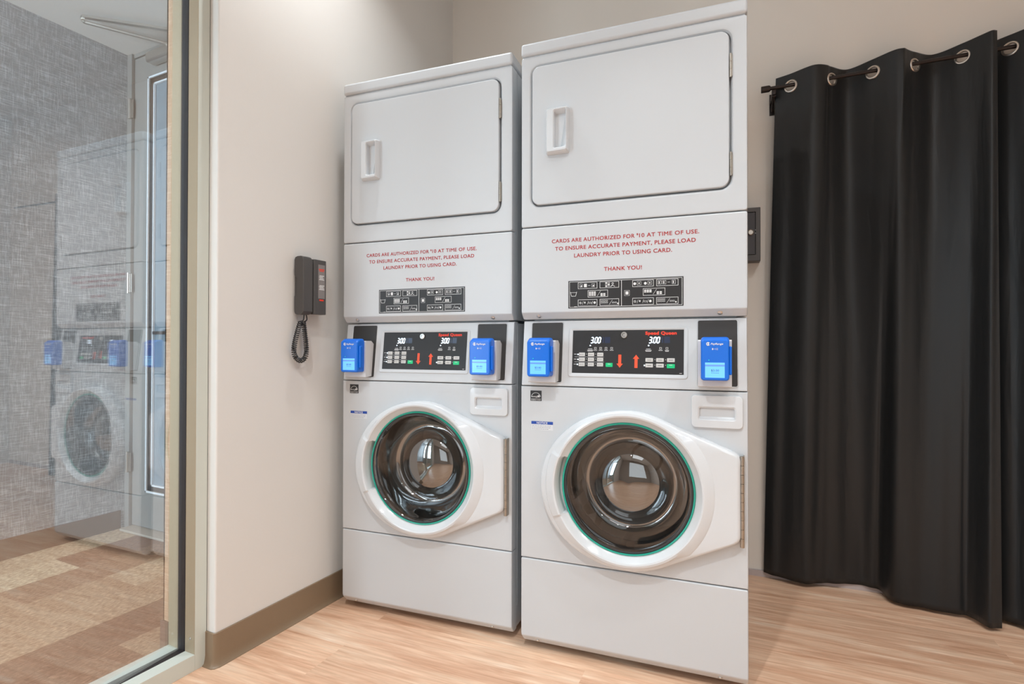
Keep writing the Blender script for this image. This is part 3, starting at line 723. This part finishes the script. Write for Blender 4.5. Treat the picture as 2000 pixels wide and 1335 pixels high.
    for i, v in enumerate((0.435, 0.318, 0.200)):
        for j, u in enumerate((0.092, 0.178, 0.264)):
            b = mb('button'); slab(b, FC, U(u)-0.0098, U(u)+0.0098, V(v)-0.0056, V(v)+0.0056, 0.0015, 0.0012, 0.0028, 0.0005, 3)
            b.use('button_txt'); flat(b, FC, U(u)-0.0070, U(u)+0.0062, V(v)-0.0008, V(v)+0.0004, 0.003); flat(b, FC, U(u)-0.0072, U(u)-0.0058, V(v)-0.0018, V(v)+0.0014, 0.0031)
            b.build('button', cpn, smooth=30)
    for v, us in ((0.318, (0.706, 0.799, 0.892)), (0.195, (0.706, 0.799))):
        for u in us:
            b = mb('button'); slab(b, FC, U(u)-0.0112, U(u)+0.0112, V(v)-0.0058, V(v)+0.0058, 0.0015, 0.0012, 0.0028, 0.0005, 3)
            b.use('button_txt'); flat(b, FC, U(u)-0.006, U(u)+0.006, V(v)-0.0012, V(v)+0.0008, 0.003)
            b.build('button', cpn, smooth=30)
    for u, v, hw in ((0.348, 0.195, 0.0108), (0.892, 0.185, 0.0116)):
        b = mb('green'); slab(b, FC, U(u)-hw, U(u)+hw, V(v)-0.0062, V(v)+0.0062, 0.0015, 0.0012, 0.0028, 0.0005, 3)
        b.use('white_ink'); flat(b, FC, U(u)-0.0045, U(u)+0.0045, V(v)+0.0022, V(v)+0.0034, 0.003)
        o = b.build('start_button', cpn, smooth=30); tag(o, 'green start button')
    for u, v in ((0.054, 0.435), (0.054, 0.318), (0.051, 0.200), (0.664, 0.195)):
        b = mb('led'); disc(b, FC, U(u), V(v), 0.0021, T+0.0003, 10); b.build('indicator_light', cpn, smooth=0, merge=False)
    # --- card readers
    for x0 in (0.0365, 0.5505):
        x1 = x0+0.0905; bx0, bx1 = x0+0.0090, x0+0.0835
        b = mb('bracket')
        prof = [(0.001, 0.8765), (-0.0335, 0.8735), (-0.0360, 0.876), (-0.0335, 1.0040), (-0.030, 1.0075), (0.004, 1.0100), (0.012, 0.996), (0.018, 0.99), (0.0185, 0.96)]
        prof = [(0.0025, 0.8770), (-0.0335, 0.8740), (-0.0350, 0.8755), (-0.0335, 1.0040), (-0.0310, 1.0075), (0.0010, 1.0075), (0.0160, 0.9965)]
        b.prism(prof, 'x', x0, x1, 0.0016)
        rd = b.build('card_reader', root); tag(rd, 'blue card reader on a white bracket')
        # blue body: front d=.075, its back taller than its front
        z0, z1 = 0.8935, 1.0100
        Fb = lambda x, z, d: (x, -d, z)
        b = mb('blue')
        rr = lambda o, o2=0: rrect(bx0+o, bx1-o, z0+o, z1-o-o2, 0.0075)
        b.loft([lp(Fb, rr(0.0), 0.0335), lp(Fb, rrect(bx0, bx1, z0, z1+0.005, 0.0085), 0.036), lp(Fb, rrect(bx0, bx1, z0, z1+0.005, 0.0085), 0.056), lp(Fb, rrect(bx0, bx1, z0, z1-0.001, 0.0085), 0.067),
                lp(Fb, rrect(bx0+0.001, bx1-0.001, z0+0.001, z1-0.003, 0.008), 0.0715), lp(Fb, rrect(bx0+0.0035, bx1-0.0035, z0+0.0035, z1-0.0055, 0.007), 0.0738)], True, True)
        b.build('reader_body', rd)
        b = mb('blue'); b.box(bx1-0.001, bx1+0.0065, -0.066, -0.050, z0+0.016, z1-0.021, 0.003, 3); b.build('card_slot', rd)
        d = 0.0741
        b = mb('screen'); sx0, sx1, sz0, sz1 = bx0+0.0115, bx0+0.0625, z0+0.0085, z0+0.0505
        flat(b, Fb, sx0, sx1, sz0, sz1, d); b.use('screen_hdr'); flat(b, Fb, sx0, sx1, sz1-0.0105, sz1-0.0060, d+0.0003)
        b.use('screen_txt'); text(b, Fb, '$3.00', sx0+0.016, sx0+0.036, sz0+0.0175, 0.0055, d+0.0004, 0.01)
        for k in range(5): flat(b, Fb, sx0+0.016+k*0.0042, sx0+0.019+k*0.0042, sz0+0.0128, sz0+0.0138, d+0.0004)
        b.build('screen', rd, smooth=0, merge=False)
        b = mb('white_ink'); lx, lz = bx0+0.0195, z1-0.0145
        ring(b, Fb, lx, lz, 0.0028, 0.0050, d+0.0002, 0.5, 5.9, 20); flat(b, Fb, lx-0.0006, lx+0.0020, lz-0.0030, lz+0.0026, d+0.0002)
        text(b, Fb, 'PayRange', bx0+0.0265, bx0+0.0585, lz-0.0024, 0.0052, d+0.0003, 0.03, 0.25)
        b.build('reader_logo', rd, smooth=0, merge=False); b = mb('white_ink')
        for k in range(4): ring(b, Fb, bx0+0.0335+k*0.0022, z1-0.0285, 0.0014+k*0.0009, 0.0021+k*0.0009, d+0.0002, -0.75, 0.75, 6)
        flat(b, Fb, bx0+0.0300, bx0+0.0330, z1-0.0310, z1-0.0262, d+0.0002)
        b.build('tap_symbol', rd, smooth=0, merge=False); b = mb('gled'); disc(b, Fb, bx0+0.0215, z1-0.0595, 0.0012, d+0.0002, 8)
        b.build('status_light', rd, smooth=0, merge=False)
    # --- dryer body
    b = mb('enamel'); b.box(0.0015, W-0.0015, 0.030, D, 1.078, 1.934, 0.004); b.box(0.03, W-0.03, 0.05, D-0.02, 1.060, 1.080)
    b.box(W-0.004, W-0.0005, 0.050, 0.057, 1.085, 1.93); b.build('dryer_cabinet', root)
    # lower panel with its chamfered foot
    z1 = 1.3745
    kp = [(0.045, z1)] + arc(0.006, z1-0.006, 0.006, pi/2, pi, 4) + [(0.0, 1.1005), (0.002, 1.0955)] + [(0.0175, 1.0785), (0.0225, 1.0765), (0.045, 1.0765)]
    lw = profile_panel(kp, 0, W, 0.006).build('dryer_lower_panel', root)
    for sx in (0.0585, W-0.074): mb('steel').lathe((sx, 0.0105, 1.0868), (0, -0.75, -0.66), [(0.0072, -0.001), (0.0072, 0.002), (0.0040, 0.004), (0, 0.0042)], 14).build('screw', lw)
    b = mb('red_ink'); t_ = 0.0005
    text(b, F, 'CARDS ARE AUTHORIZED FOR', 0.1055, 0.3675, 1.3195, 0.0118, t_, 0.022)
    text(b, F, '$', 0.3735, 0.3785, 1.3268, 0.0055, t_, 0.03)
    text(b, F, '10 AT TIME OF USE.', 0.3815, 0.5535, 1.3195, 0.0118, t_, 0.022)
    text(b, F, 'TO ENSURE ACCURATE PAYMENT, PLEASE LOAD', 0.1165, 0.5440, 1.2950, 0.0118, t_, 0.022)
    text(b, F, 'LAUNDRY PRIOR TO USING CARD.', 0.1790, 0.4770, 1.2700, 0.0118, t_, 0.022)
    o = b.build('lettering', lw, smooth=0, merge=False); tag(o, 'three dark red lines about card payment')
    b = mb('red_ink'); text(b, F, 'THANK YOU!', 0.2740, 0.3890, 1.2225, 0.0118, t_, 0.022)
    o = b.build('lettering', lw, smooth=0, merge=False); tag(o, 'dark red THANK YOU')
    # instruction sticker
    sx0, sx1, sz0, sz1 = 0.1600, 0.5098, 1.1085, 1.1955
    b = mb('black_ink'); flat(b, F, sx0, sx1, sz0, sz1, 0.0004)
    b.use('white_ink'); A = lambda u: sx0+u*(sx1-sx0); B = lambda v: sz0+v*(sz1-sz0); d = 0.0007
    frame(b, F, A(0.010), A(0.990), B(0.035), B(0.965), 0.0011, d); flat(b, F, A(0.478), A(0.482), B(0.035), B(0.965), d)
    def cell(u0, u1, v0, v1): frame(b, F, A(u0), A(u1), B(v0), B(v1), 0.0011, d)
    def bx(u, v, wu, wv, fill=True):
        if fill: flat(b, F, A(u), A(u+wu), B(v), B(v+wv), d)
        else: frame(b, F, A(u), A(u+wu), B(v), B(v+wv), 0.0007, d)
    for o_ in (0, 0.485):
        k = 1.0 if o_ == 0 else 1.06
        X0, X1, X2, X3 = 0.090+o_, 0.265+o_*1.01, 0.288+o_*1.01, 0.458+o_*1.03
        for v0, v1 in ((0.70, 0.93), (0.07, 0.31)): cell(X0, X1, v0, v1); cell(X2, X3, v0, v1)
        cell(X0+0.09, X1+0.095, 0.385, 0.635)
        # top cells
        if o_ == 0:
            for q in ((X0+0.015, 'f'), (X0+0.055, 'b'), (X0+0.125, 'f')):
                bx(q[0], 0.755, 0.026, 0.12, q[1] == 'b'); disc(b, F, A(q[0]+0.016), B(0.80), 0.0024, d+0.0002, 10)
            quadline(b, F, (A(X0+0.092), B(0.81)), (A(X0+0.112), B(0.81)), 0.0010, d)
            for r_ in range(3):
                for c_ in range(2): bx(X2+0.050+c_*0.022, 0.735+r_*0.06, 0.016, 0.045, (r_+c_) % 2 == 0)
            ring(b, F, A(X2+0.115), B(0.85), 0.0020, 0.0032, d, 0, 2*pi, 12); quadline(b, F, (A(X2+0.115), B(0.80)), (A(X2+0.095), B(0.74)), 0.0018, d); quadline(b, F, (A(X2+0.110), B(0.80)), (A(X2+0.135), B(0.745)), 0.0014, d)
        else:
            for q in (X0+0.010, X0+0.100): disc(b, F, A(q+0.010), B(0.81), 0.0042, d, 14); bx(q+0.030, 0.755, 0.034, 0.13, False); disc(b, F, A(q+0.047), B(0.82), 0.0022, d, 10)
            for q in (X2+0.012, X2+0.050, X2+0.128): bx(q, 0.755, 0.030, 0.13, False); flat(b, F, A(q+0.008), A(q+0.016), B(0.78), B(0.86), d)
            quadline(b, F, (A(X2+0.092), B(0.82)), (A(X2+0.112), B(0.82)), 0.0010, d)
        # middle cell: filled button blocks / slash
        for r_ in range(3 if o_ == 0 else 2):
            for c_ in range(3): bx(X0+0.100+c_*0.022, 0.545-r_*0.055, 0.018, 0.042)
        quadline(b, F, (A(X0+0.175), B(0.42)), (A(X0+0.205), B(0.60)), 0.0008, d)
        for r_ in range(2):
            for c_ in range(2): bx(X0+0.205+c_*0.024, 0.475-r_*0.055, 0.019, 0.042)
        # bottom cells
        for k_, q in enumerate((0.012, 0.058, 0.098, 0.140)):
            if k_ == 0: ring(b, F, A(X0+q+0.010), B(0.19), 0.0026, 0.0036, d, 0, 2*pi, 12); quadline(b, F, (A(X0+q+0.003), B(0.22)), (A(X0+q+0.017), B(0.16)), 0.0008, d)
            elif k_ == 1: disc(b, F, A(X0+q+0.005), B(0.20), 0.0020, d, 10, 0.0032)
            elif k_ == 2: bx(X0+q, 0.16, 0.026, 0.05, False)
            else: disc(b, F, A(X0+q+0.012), B(0.19), 0.0038, d, 12)
            if k_ < 3: quadline(b, F, (A(X0+q+0.028), B(0.13)), (A(X0+q+0.038), B(0.25)), 0.0008, d)
        for c_ in range(3):
            for r_ in range(2): bx(X2+0.010+c_*0.022, 0.155+r_*0.065, 0.017, 0.045, False)
        quadline(b, F, (A(X2+0.085), B(0.11)), (A(X2+0.112), B(0.27)), 0.0008, d)
        for c_ in range(2): bx(X2+0.110+c_*0.022, 0.155, 0.017, 0.045, False)
        disc(b, F, A(X2+0.160), B(0.14), 0.0024, d, 10)
    # tub icon and dryer icon
    quadline(b, F, (A(0.020), B(0.60)), (A(0.030), B(0.44)), 0.0012, d); quadline(b, F, (A(0.030), B(0.44)), (A(0.068), B(0.44)), 0.0012, d); quadline(b, F, (A(0.068), B(0.44)), (A(0.078), B(0.60)), 0.0012, d); quadline(b, F, (A(0.020), B(0.575)), (A(0.078), B(0.575)), 0.0009, d)
    bx(0.505, 0.40, 0.045, 0.19, False); bx(0.515, 0.44, 0.025, 0.11)
    flat(b, F, A(0.055), A(0.082), B(0.055), B(0.066), d)
    o = b.build('instruction_sticker', lw, smooth=0, merge=False); tag(o, 'black sticker with white picture instructions')
    # --- dryer front with pressed door opening
    b = mb('enamel')
    ox0, ox1, oz0, oz1 = 0.0, W, 1.3768, 1.9355
    hx0, hx1, hz0, hz1 = 0.0335, 0.6415, 1.4425, 1.9025; r_ = 0.030; n = 6
    O_ = lambda o, rr=0.006: rrect(ox0+o, ox1-o, oz0+o, oz1-o, rr, n)
    H_ = lambda o: rrect(hx0-o, hx1+o, hz0-o, hz1+o, r_+o, n)
    b.loft([lp(F, O_(0), -0.045), lp(F, O_(0), -0.006), lp(F, O_(0.0015), -0.0018), lp(F, O_(0.005, 0.003), 0), lp(F, H_(0.010), 0), lp(F, H_(0.004), -0.0015), lp(F, H_(0.0), -0.007), lp(F, H_(-0.001), -0.022), lp(F, H_(-0.03), -0.022)], False, True)
    b.build('dryer_front_panel', root)
    b = mb('enamel'); slab(b, F, hx0+0.0045, hx1-0.0055, hz0+0.0045, hz1-0.0040, 0.026, -0.020, 0.0035, 0.004)
    dd = b.build('dryer_door', root)
    # pull handle: raised block with a scooped pocket
    x0, x1, z0, z1 = 0.0890, 0.1640, 1.6020, 1.7480
    b = mb('plastic_white')
    hx = lambda t: x0+(x1-x0)*t
    prot = lambda x: 0.024 + 0.006*(x-x0)/(x1-x0)
    o0 = rrect(x0, x1, z0, z1, 0.006); o1 = rrect(x0+0.003, x1-0.002, z0+0.003, z1-0.003, 0.006); o2 = rrect(x0+0.007, x1-0.004, z0+0.006, z1-0.006, 0.005)
    p0 = rrect(hx(0.35), hx(0.94), z0+0.012, z1-0.009, 0.006); p1 = rrect(hx(0.38), hx(0.92), z0+0.016, z1-0.012, 0.005)
    q1 = lambda x, z: 0.019 - 0.016*(1-min(1, max(0, (x-hx(0.40))/(hx(0.90)-hx(0.40)))))
    b.loft([lp(F, o0, 0.003), lp(F, o0, 0.010), [F(x, z, prot(x)-0.004) for x, z in o1], [F(x, z, prot(x)) for x, z in o2], [F(x, z, prot(x)) for x, z in p0], [F(x, z, prot(x)-0.003) for x, z in p1], [F(min(x, hx(0.58)+(hx(0.88)-hx(0.58))*(z-z0)/(z1-z0)), z, 0.005) for x, z in rrect(hx(0.40), hx(0.90), z0+0.020, z1-0.018, 0.004)]], False, True)
    b.build('door_handle', dd)
    for zz in (1.512, 1.795):
        b = mb('hinge'); b.lathe((hx1-0.0015, -0.0015, zz-0.034), (0, 0, 1), [(0, 0), (0.0034, 0), (0.0034, 0.022), (0.0026, 0.0225), (0.0026, 0.0235), (0.0034, 0.024), (0.0034, 0.044), (0.0026, 0.0445), (0.0026, 0.0455), (0.0034, 0.046), (0.0034, 0.068), (0, 0.068)], 10)
        b.box(hx1-0.001, hx1+0.003, -0.0014, 0.004, zz-0.030, zz+0.030)
        b.build('hinge', dd)
    # --- lid
    b = mb('enamel'); b.box(-0.0012, W+0.0012, -0.004, D, 1.9385, 1.9815, 0.010, 3); b.box(0.006, W-0.006, 0.006, D-0.01, 1.930, 1.945); b.build('dryer_lid', root)
    return root
mR = build_machine()
mR.location = (-0.758, 1.615, 0); mR.rotation_euler = (0, 0, 0.0895)
tag(mR, 'tall white stacked washer and dryer standing nearest the dark curtain', 'washing machine', 'stacked washers and dryers')
mL = copy_tree(mR)
mL.location = (-1.482, 1.569, 0); mL.rotation_euler = (0, 0, 0.1000)
tag(mL, 'tall white stacked washer and dryer standing against the wall with the telephone', 'washing machine', 'stacked washers and dryers')

# ------------------------------------------------------------------ wall telephone
ph = empty('wall_telephone', (WX+0.0005, 1.395, 1.10))
tag(ph, 'dark grey wall telephone with a coiled cord, left of the machines', 'telephone')
# local: x out of the wall, y along the wall, z up
b = mb('phone')
b.box(0.0, 0.018, 0.010, 0.116, 0.006, 0.200, 0.004, 2)
b.prism([(0.018, 0.052), (0.044, 0.055), (0.050, 0.060), (0.050, 0.111), (0.046, 0.116), (0.018, 0.116)], 'z', 0.004, 0.203, 0.002)
b.build('telephone_base', ph)
b = mb('phone')
sec = []
for z, d0, d1, wy in ((0.000, 0.022, 0.040, 0.040), (0.003, 0.010, 0.046, 0.044), (0.012, 0.006, 0.052, 0.048), (0.066, 0.006, 0.052, 0.048), (0.074, 0.020, 0.052, 0.048), (0.130, 0.020, 0.052, 0.048), (0.140, 0.006, 0.052, 0.048), (0.196, 0.006, 0.052, 0.048), (0.205, 0.010, 0.048, 0.044), (0.208, 0.020, 0.042, 0.040)):
    sec.append([(x, y, z) for x, y in rrect(d0, d1, 0.003, wy, 0.004, 3)])
b.loft(sec, True, True)
b.build('handset', ph)
b = mb('phone_label'); b.box(0.0500, 0.0506, 0.074, 0.106, 0.062, 0.186)
b.use('red_logo')
def pbar(y0, y1, z0, z1): b.box(0.0506, 0.0509, y0, y1, z0, z1)
pbar(0.077, 0.103, 0.1665, 0.1705); pbar(0.079, 0.101, 0.1615, 0.1645)
b.use('white_ink')
for k in range(4): pbar(0.078+0.002*(k % 2), 0.102-0.003*(k % 3), 0.130+k*0.0048, 0.1325+k*0.0048)
for k in range(4): pbar(0.078+0.002*(k % 2), 0.103-0.002*(k % 3), 0.094+k*0.0048, 0.0965+k*0.0048)
b.use('red_logo'); pbar(0.079, 0.100, 0.053, 0.059)
b.build('label_card', ph, smooth=0)
b = mb('rubber')
ctr = [(0.030, 0.028, 0.004), (0.028, 0.026, -0.018), (0.026, 0.014, -0.030), (0.024, 0.004, -0.060), (0.024, -0.008, -0.10), (0.024, -0.012, -0.130), (0.024, -0.004, -0.152), (0.024, 0.016, -0.164), (0.024, 0.036, -0.156), (0.024, 0.044, -0.135), (0.024, 0.042, -0.10), (0.025, 0.034, -0.055), (0.026, 0.030, -0.030), (0.030, 0.040, -0.016), (0.032, 0.034, 0.006)]
def catmull(P, m):
    out = []
    P = [Vector(p) for p in P]; P = [P[0]*2-P[1]] + P + [P[-1]*2-P[-2]]
    for i in range(1, len(P)-2):
        for k in range(m):
            t = k/m; p0, p1, p2, p3 = P[i-1:i+3]
            out.append(0.5*((2*p1)+(p2-p0)*t+(2*p0-5*p1+4*p2-p3)*t*t+(3*p1-p0-3*p2+p3)*t**3))
    out.append(P[-2]); return out
cl = catmull(ctr, 60)
acc = 0; hel = []; n_ = len(cl)
for i, p in enumerate(cl):
    if i: acc += (p-cl[i-1]).length
    t = (cl[min(i+1, n_-1)]-cl[max(i-1, 0)]).normalized(); a_ = Vector((1, 0, 0)); c_ = t.cross(a_).normalized()
    f_ = i/n_; amp = 0.0072 if 0.13 < f_ < 0.86 else 0.0
    if 0.10 < f_ <= 0.13: amp = 0.0072*(f_-0.10)/0.03
    if 0.86 <= f_ < 0.89: amp = 0.0072*(0.89-f_)/0.03
    th_ = acc/0.0072*2*pi
    hel.append(p + (a_*cos(th_)+c_*sin(th_))*amp)
# resample helix finely
b.tube([h for h in hel], 0.0023, 5)
b.build('coiled_cord', ph, smooth=60)

# ------------------------------------------------------------------ curtain rod and curtains (local frame of the back wall)
CW = empty('curtain_rod', (0, 2.596, 0), math.atan(SL))
def wl(s, off, z): return (s, -off, z)      # s along the wall, off out from it
tag(CW, 'slim black curtain rod on the back wall carrying the dark curtains', 'curtain rod')
RODZ = lambda s: 2.068 + 0.022*s
b = mb('rod'); b.tube([wl(-0.035, 0.085, RODZ(-0.035)), wl(0.7, 0.085, RODZ(0.7)), wl(2.1, 0.085, RODZ(2.1))], 0.0075, 14); b.build('rod', CW)
b = mb('rod'); b.lathe(wl(-0.070, 0.085, RODZ(-0.07)), (1, 0, 0.02), [(0, 0), (0.0125, 0), (0.0135, 0.003), (0.0135, 0.030), (0.010, 0.036), (0, 0.036)], 18); b.build('finial', CW)
b = mb('rod')
b.box(-0.030, -0.014, -0.090, -0.001, 2.030, 2.040); b.box(-0.032, -0.012, -0.005, -0.0005, 1.985, 2.075); b.box(-0.030, -0.014, -0.098, -0.072, 2.035, 2.056, 0.003)
b.tube([(-0.022, -0.085, 2.045), (-0.022, -0.02, 1.995)], 0.005)
b.build('rod_bracket', CW)

def curtain(name, K, grom, label):
    root = empty(name, (0, 2.596, 0), math.atan(SL))
    top = catmull([(a, o, 0) for (a, o), _ in K], 20); bot = catmull([(a, o, 0) for _, (a, o) in K], 20)
    nz = 90; nu = len(top); rnd = random.Random(5)
    wr = [(rnd.uniform(0, nu), rnd.uniform(0.05, 0.9), rnd.uniform(3, 9), rnd.uniform(0.05, 0.22), rnd.uniform(-1, 1)) for _ in range(46)]
    b = mb('curtain'); loops = []
    rows = []
    vv = [0.055*j/26 for j in range(26)] + [0.055+0.945*j/nz for j in range(nz+1)]
    for v in vv:
        e = v**0.9
        row = []
        for i in range(nu):
            t, q = top[i], bot[i]
            s = t.x*(1-e)+q.x*e; o = t.y*(1-e)+q.y*e
            # soft secondary folds that appear below the heading
            m = sin(pi*min(1, v*1.6+0.0)/2)*min(1, v*6)
            o += m*(0.0045*sin(i*0.15+1.0*sin(v*2.2)) + 0.0015*sin(i*0.33+2+v*2.5)*v)
            for (wi, wv, wsz, wh, am) in wr:
                du = (i-wi)/wsz; dv = (v-wv)/wh; g = du*du+dv*dv
                if g < 6: o += am*0.0035*math.exp(-g)
            zt = RODZ(t.x)+0.046
            zb = 0.014 + 0.010*(1-min(1, max(0, (q.y-0.01)/0.1)))
            o = max(o, 0.012)
            row.append((s, -o, zt*(1-v)+zb*v))
        rows.append(row)
    vs_ = [[b.bm.verts.new(p) for p in r] for r in rows]
    gi = [min(range(nu), key=lambda i: abs(top[i].x-g)+abs(top[i].y-0.085)*0.5) for g in grom]
    arc_ = [0]
    for i in range(1, nu): arc_.append(arc_[-1]+(top[i]-top[i-1]).length)
    for r0, r1, q0, q1 in zip(vs_, vs_[1:], rows, rows[1:]):
        for i in range(nu-1):
            zc = (q0[i][2]+q1[i][2])/2; ac = (arc_[i]+arc_[i+1])/2
            if any((ac-arc_[g])**2+(zc-(RODZ(top[g].x)-0.006))**2 < 0.0215**2 for g in gi): continue
            b._f((r0[i], r0[i+1], r1[i+1], r1[i]))
    for i in range(nu):
        pass
    cl_ = b.build('curtain_fabric', root, smooth=180)
    so = cl_.modifiers.new('thickness', 'SOLIDIFY'); so.thickness = 0.0016
    for k, g in enumerate(grom):
        # orientation from the cloth's direction at that place
        i = gi[k]
        tg = (top[min(i+1, nu-1)]-top[max(i-1, 0)]); tx, ty = tg.x, -tg.y
        nrm = Vector((ty, -tx, 0)).normalized()
        if nrm.y > 0: nrm = -nrm
        c = Vector((top[i].x, -top[i].y, RODZ(g)-0.006))
        b = mb('grommet'); b.lathe(c, nrm, [(0.0185, -0.004), (0.0185, 0.003), (0.0205, 0.0045), (0.0245, 0.0040), (0.0262, 0.0018), (0.0262, -0.0030), (0.0235, -0.0050), (0.0185, -0.004)], 32)
        b.build('grommet', root)
    tag(root, label, 'curtain', 'dark grommet curtains on the back wall')
    return root
K1 = [((-0.012, 0.066), (-0.060, 0.014)), ((0.041, 0.088), (0.000, 0.045)), ((0.115, 0.130), (0.075, 0.066)), ((0.165, 0.112), (0.135, 0.055)), ((0.190, 0.085), (0.185, 0.035)), ((0.255, 0.034), (0.255, 0.020)),
      ((0.331, 0.085), (0.318, 0.020)), ((0.385, 0.128), (0.358, 0.034)), ((0.420, 0.132), (0.376, 0.100)), ((0.469, 0.085), (0.425, 0.126)), ((0.545, 0.032), (0.500, 0.140)), ((0.619, 0.085), (0.580, 0.142)), ((0.655, 0.120), (0.612, 0.160)),
      ((0.684, 0.146), (0.640, 0.218)), ((0.702, 0.140), (0.678, 0.216))]
curtain('curtain', K1, (0.041, 0.190, 0.331, 0.469, 0.619), 'dark charcoal grommet curtain panel hanging nearest the machines')
K2 = [((0.700, 0.030), (0.680, 0.100)), ((0.761, 0.085), (0.740, 0.160)), ((0.830, 0.132), (0.800, 0.195)), ((0.905, 0.085), (0.880, 0.120)), ((0.980, 0.032), (0.950, 0.075)), ((1.050, 0.085), (1.030, 0.12)), ((1.125, 0.132), (1.11, 0.17)), ((1.200, 0.085), (1.19, 0.10)),
      ((1.275, 0.032), (1.27, 0.06)), ((1.350, 0.085), (1.35, 0.11)), ((1.425, 0.132), (1.43, 0.16)), ((1.50, 0.085), (1.51, 0.10)), ((1.55, 0.060), (1.56, 0.07))]
curtain('curtain', K2, (0.761, 0.905, 1.05, 1.20, 1.35, 1.50), 'dark charcoal grommet curtain panel cut off by the right edge of the photo')

# ------------------------------------------------------------------ dark box on the back wall, half hidden by the dryer
bx_ = empty('wall_box', (0, 2.596, 0), math.atan(SL))
tag(bx_, 'dark grey metal wall box with a round pale knob, half hidden behind the right dryer', 'wall box')
b = mb('boxgrey')
X0, X1, z0, z1 = -0.315, -0.072, 1.352, 1.580
o = rrect(X0, X1, z0, z1, 0.002, 2); Fw = lambda x, z, d: (x, -d, z)
b.loft([lp(Fw, o, 0.0005), lp(Fw, o, 0.062), lp(Fw, rrect(X0+0.002, X1-0.002, z0+0.002, z1-0.002, 0.002, 2), 0.064), lp(Fw, rrect(X0+0.018, X1-0.018, z0+0.026, z1-0.018, 0.002, 2), 0.064), lp(Fw, rrect(X0+0.019, X1-0.019, z0+0.027, z1-0.019, 0.002, 2), 0.052)], False, True)
b.build('box_frame', bx_)
b = mb('boxdoor'); slab(b, Fw, X0+0.021, X1-0.021, z0+0.029, z1-0.021, 0.001, 0.052, 0.0625, 0.001, 2); dd = b.build('box_door', bx_)
b = mb('grommet'); b.lathe((-0.110, -0.0625, 1.4745), (0, -1, 0), [(0.013, 0), (0.013, 0.007), (0.0105, 0.010), (0.0085, 0.008), (0, 0.008)], 24); b.build('knob', dd)
for z in (1.470, 1.484): mb('steel').lathe((-0.0915, -0.0640, z), (0, -1, 0), [(0.0018, 0), (0.0016, 0.0015), (0, 0.0018)], 8).build('rivet', bx_)
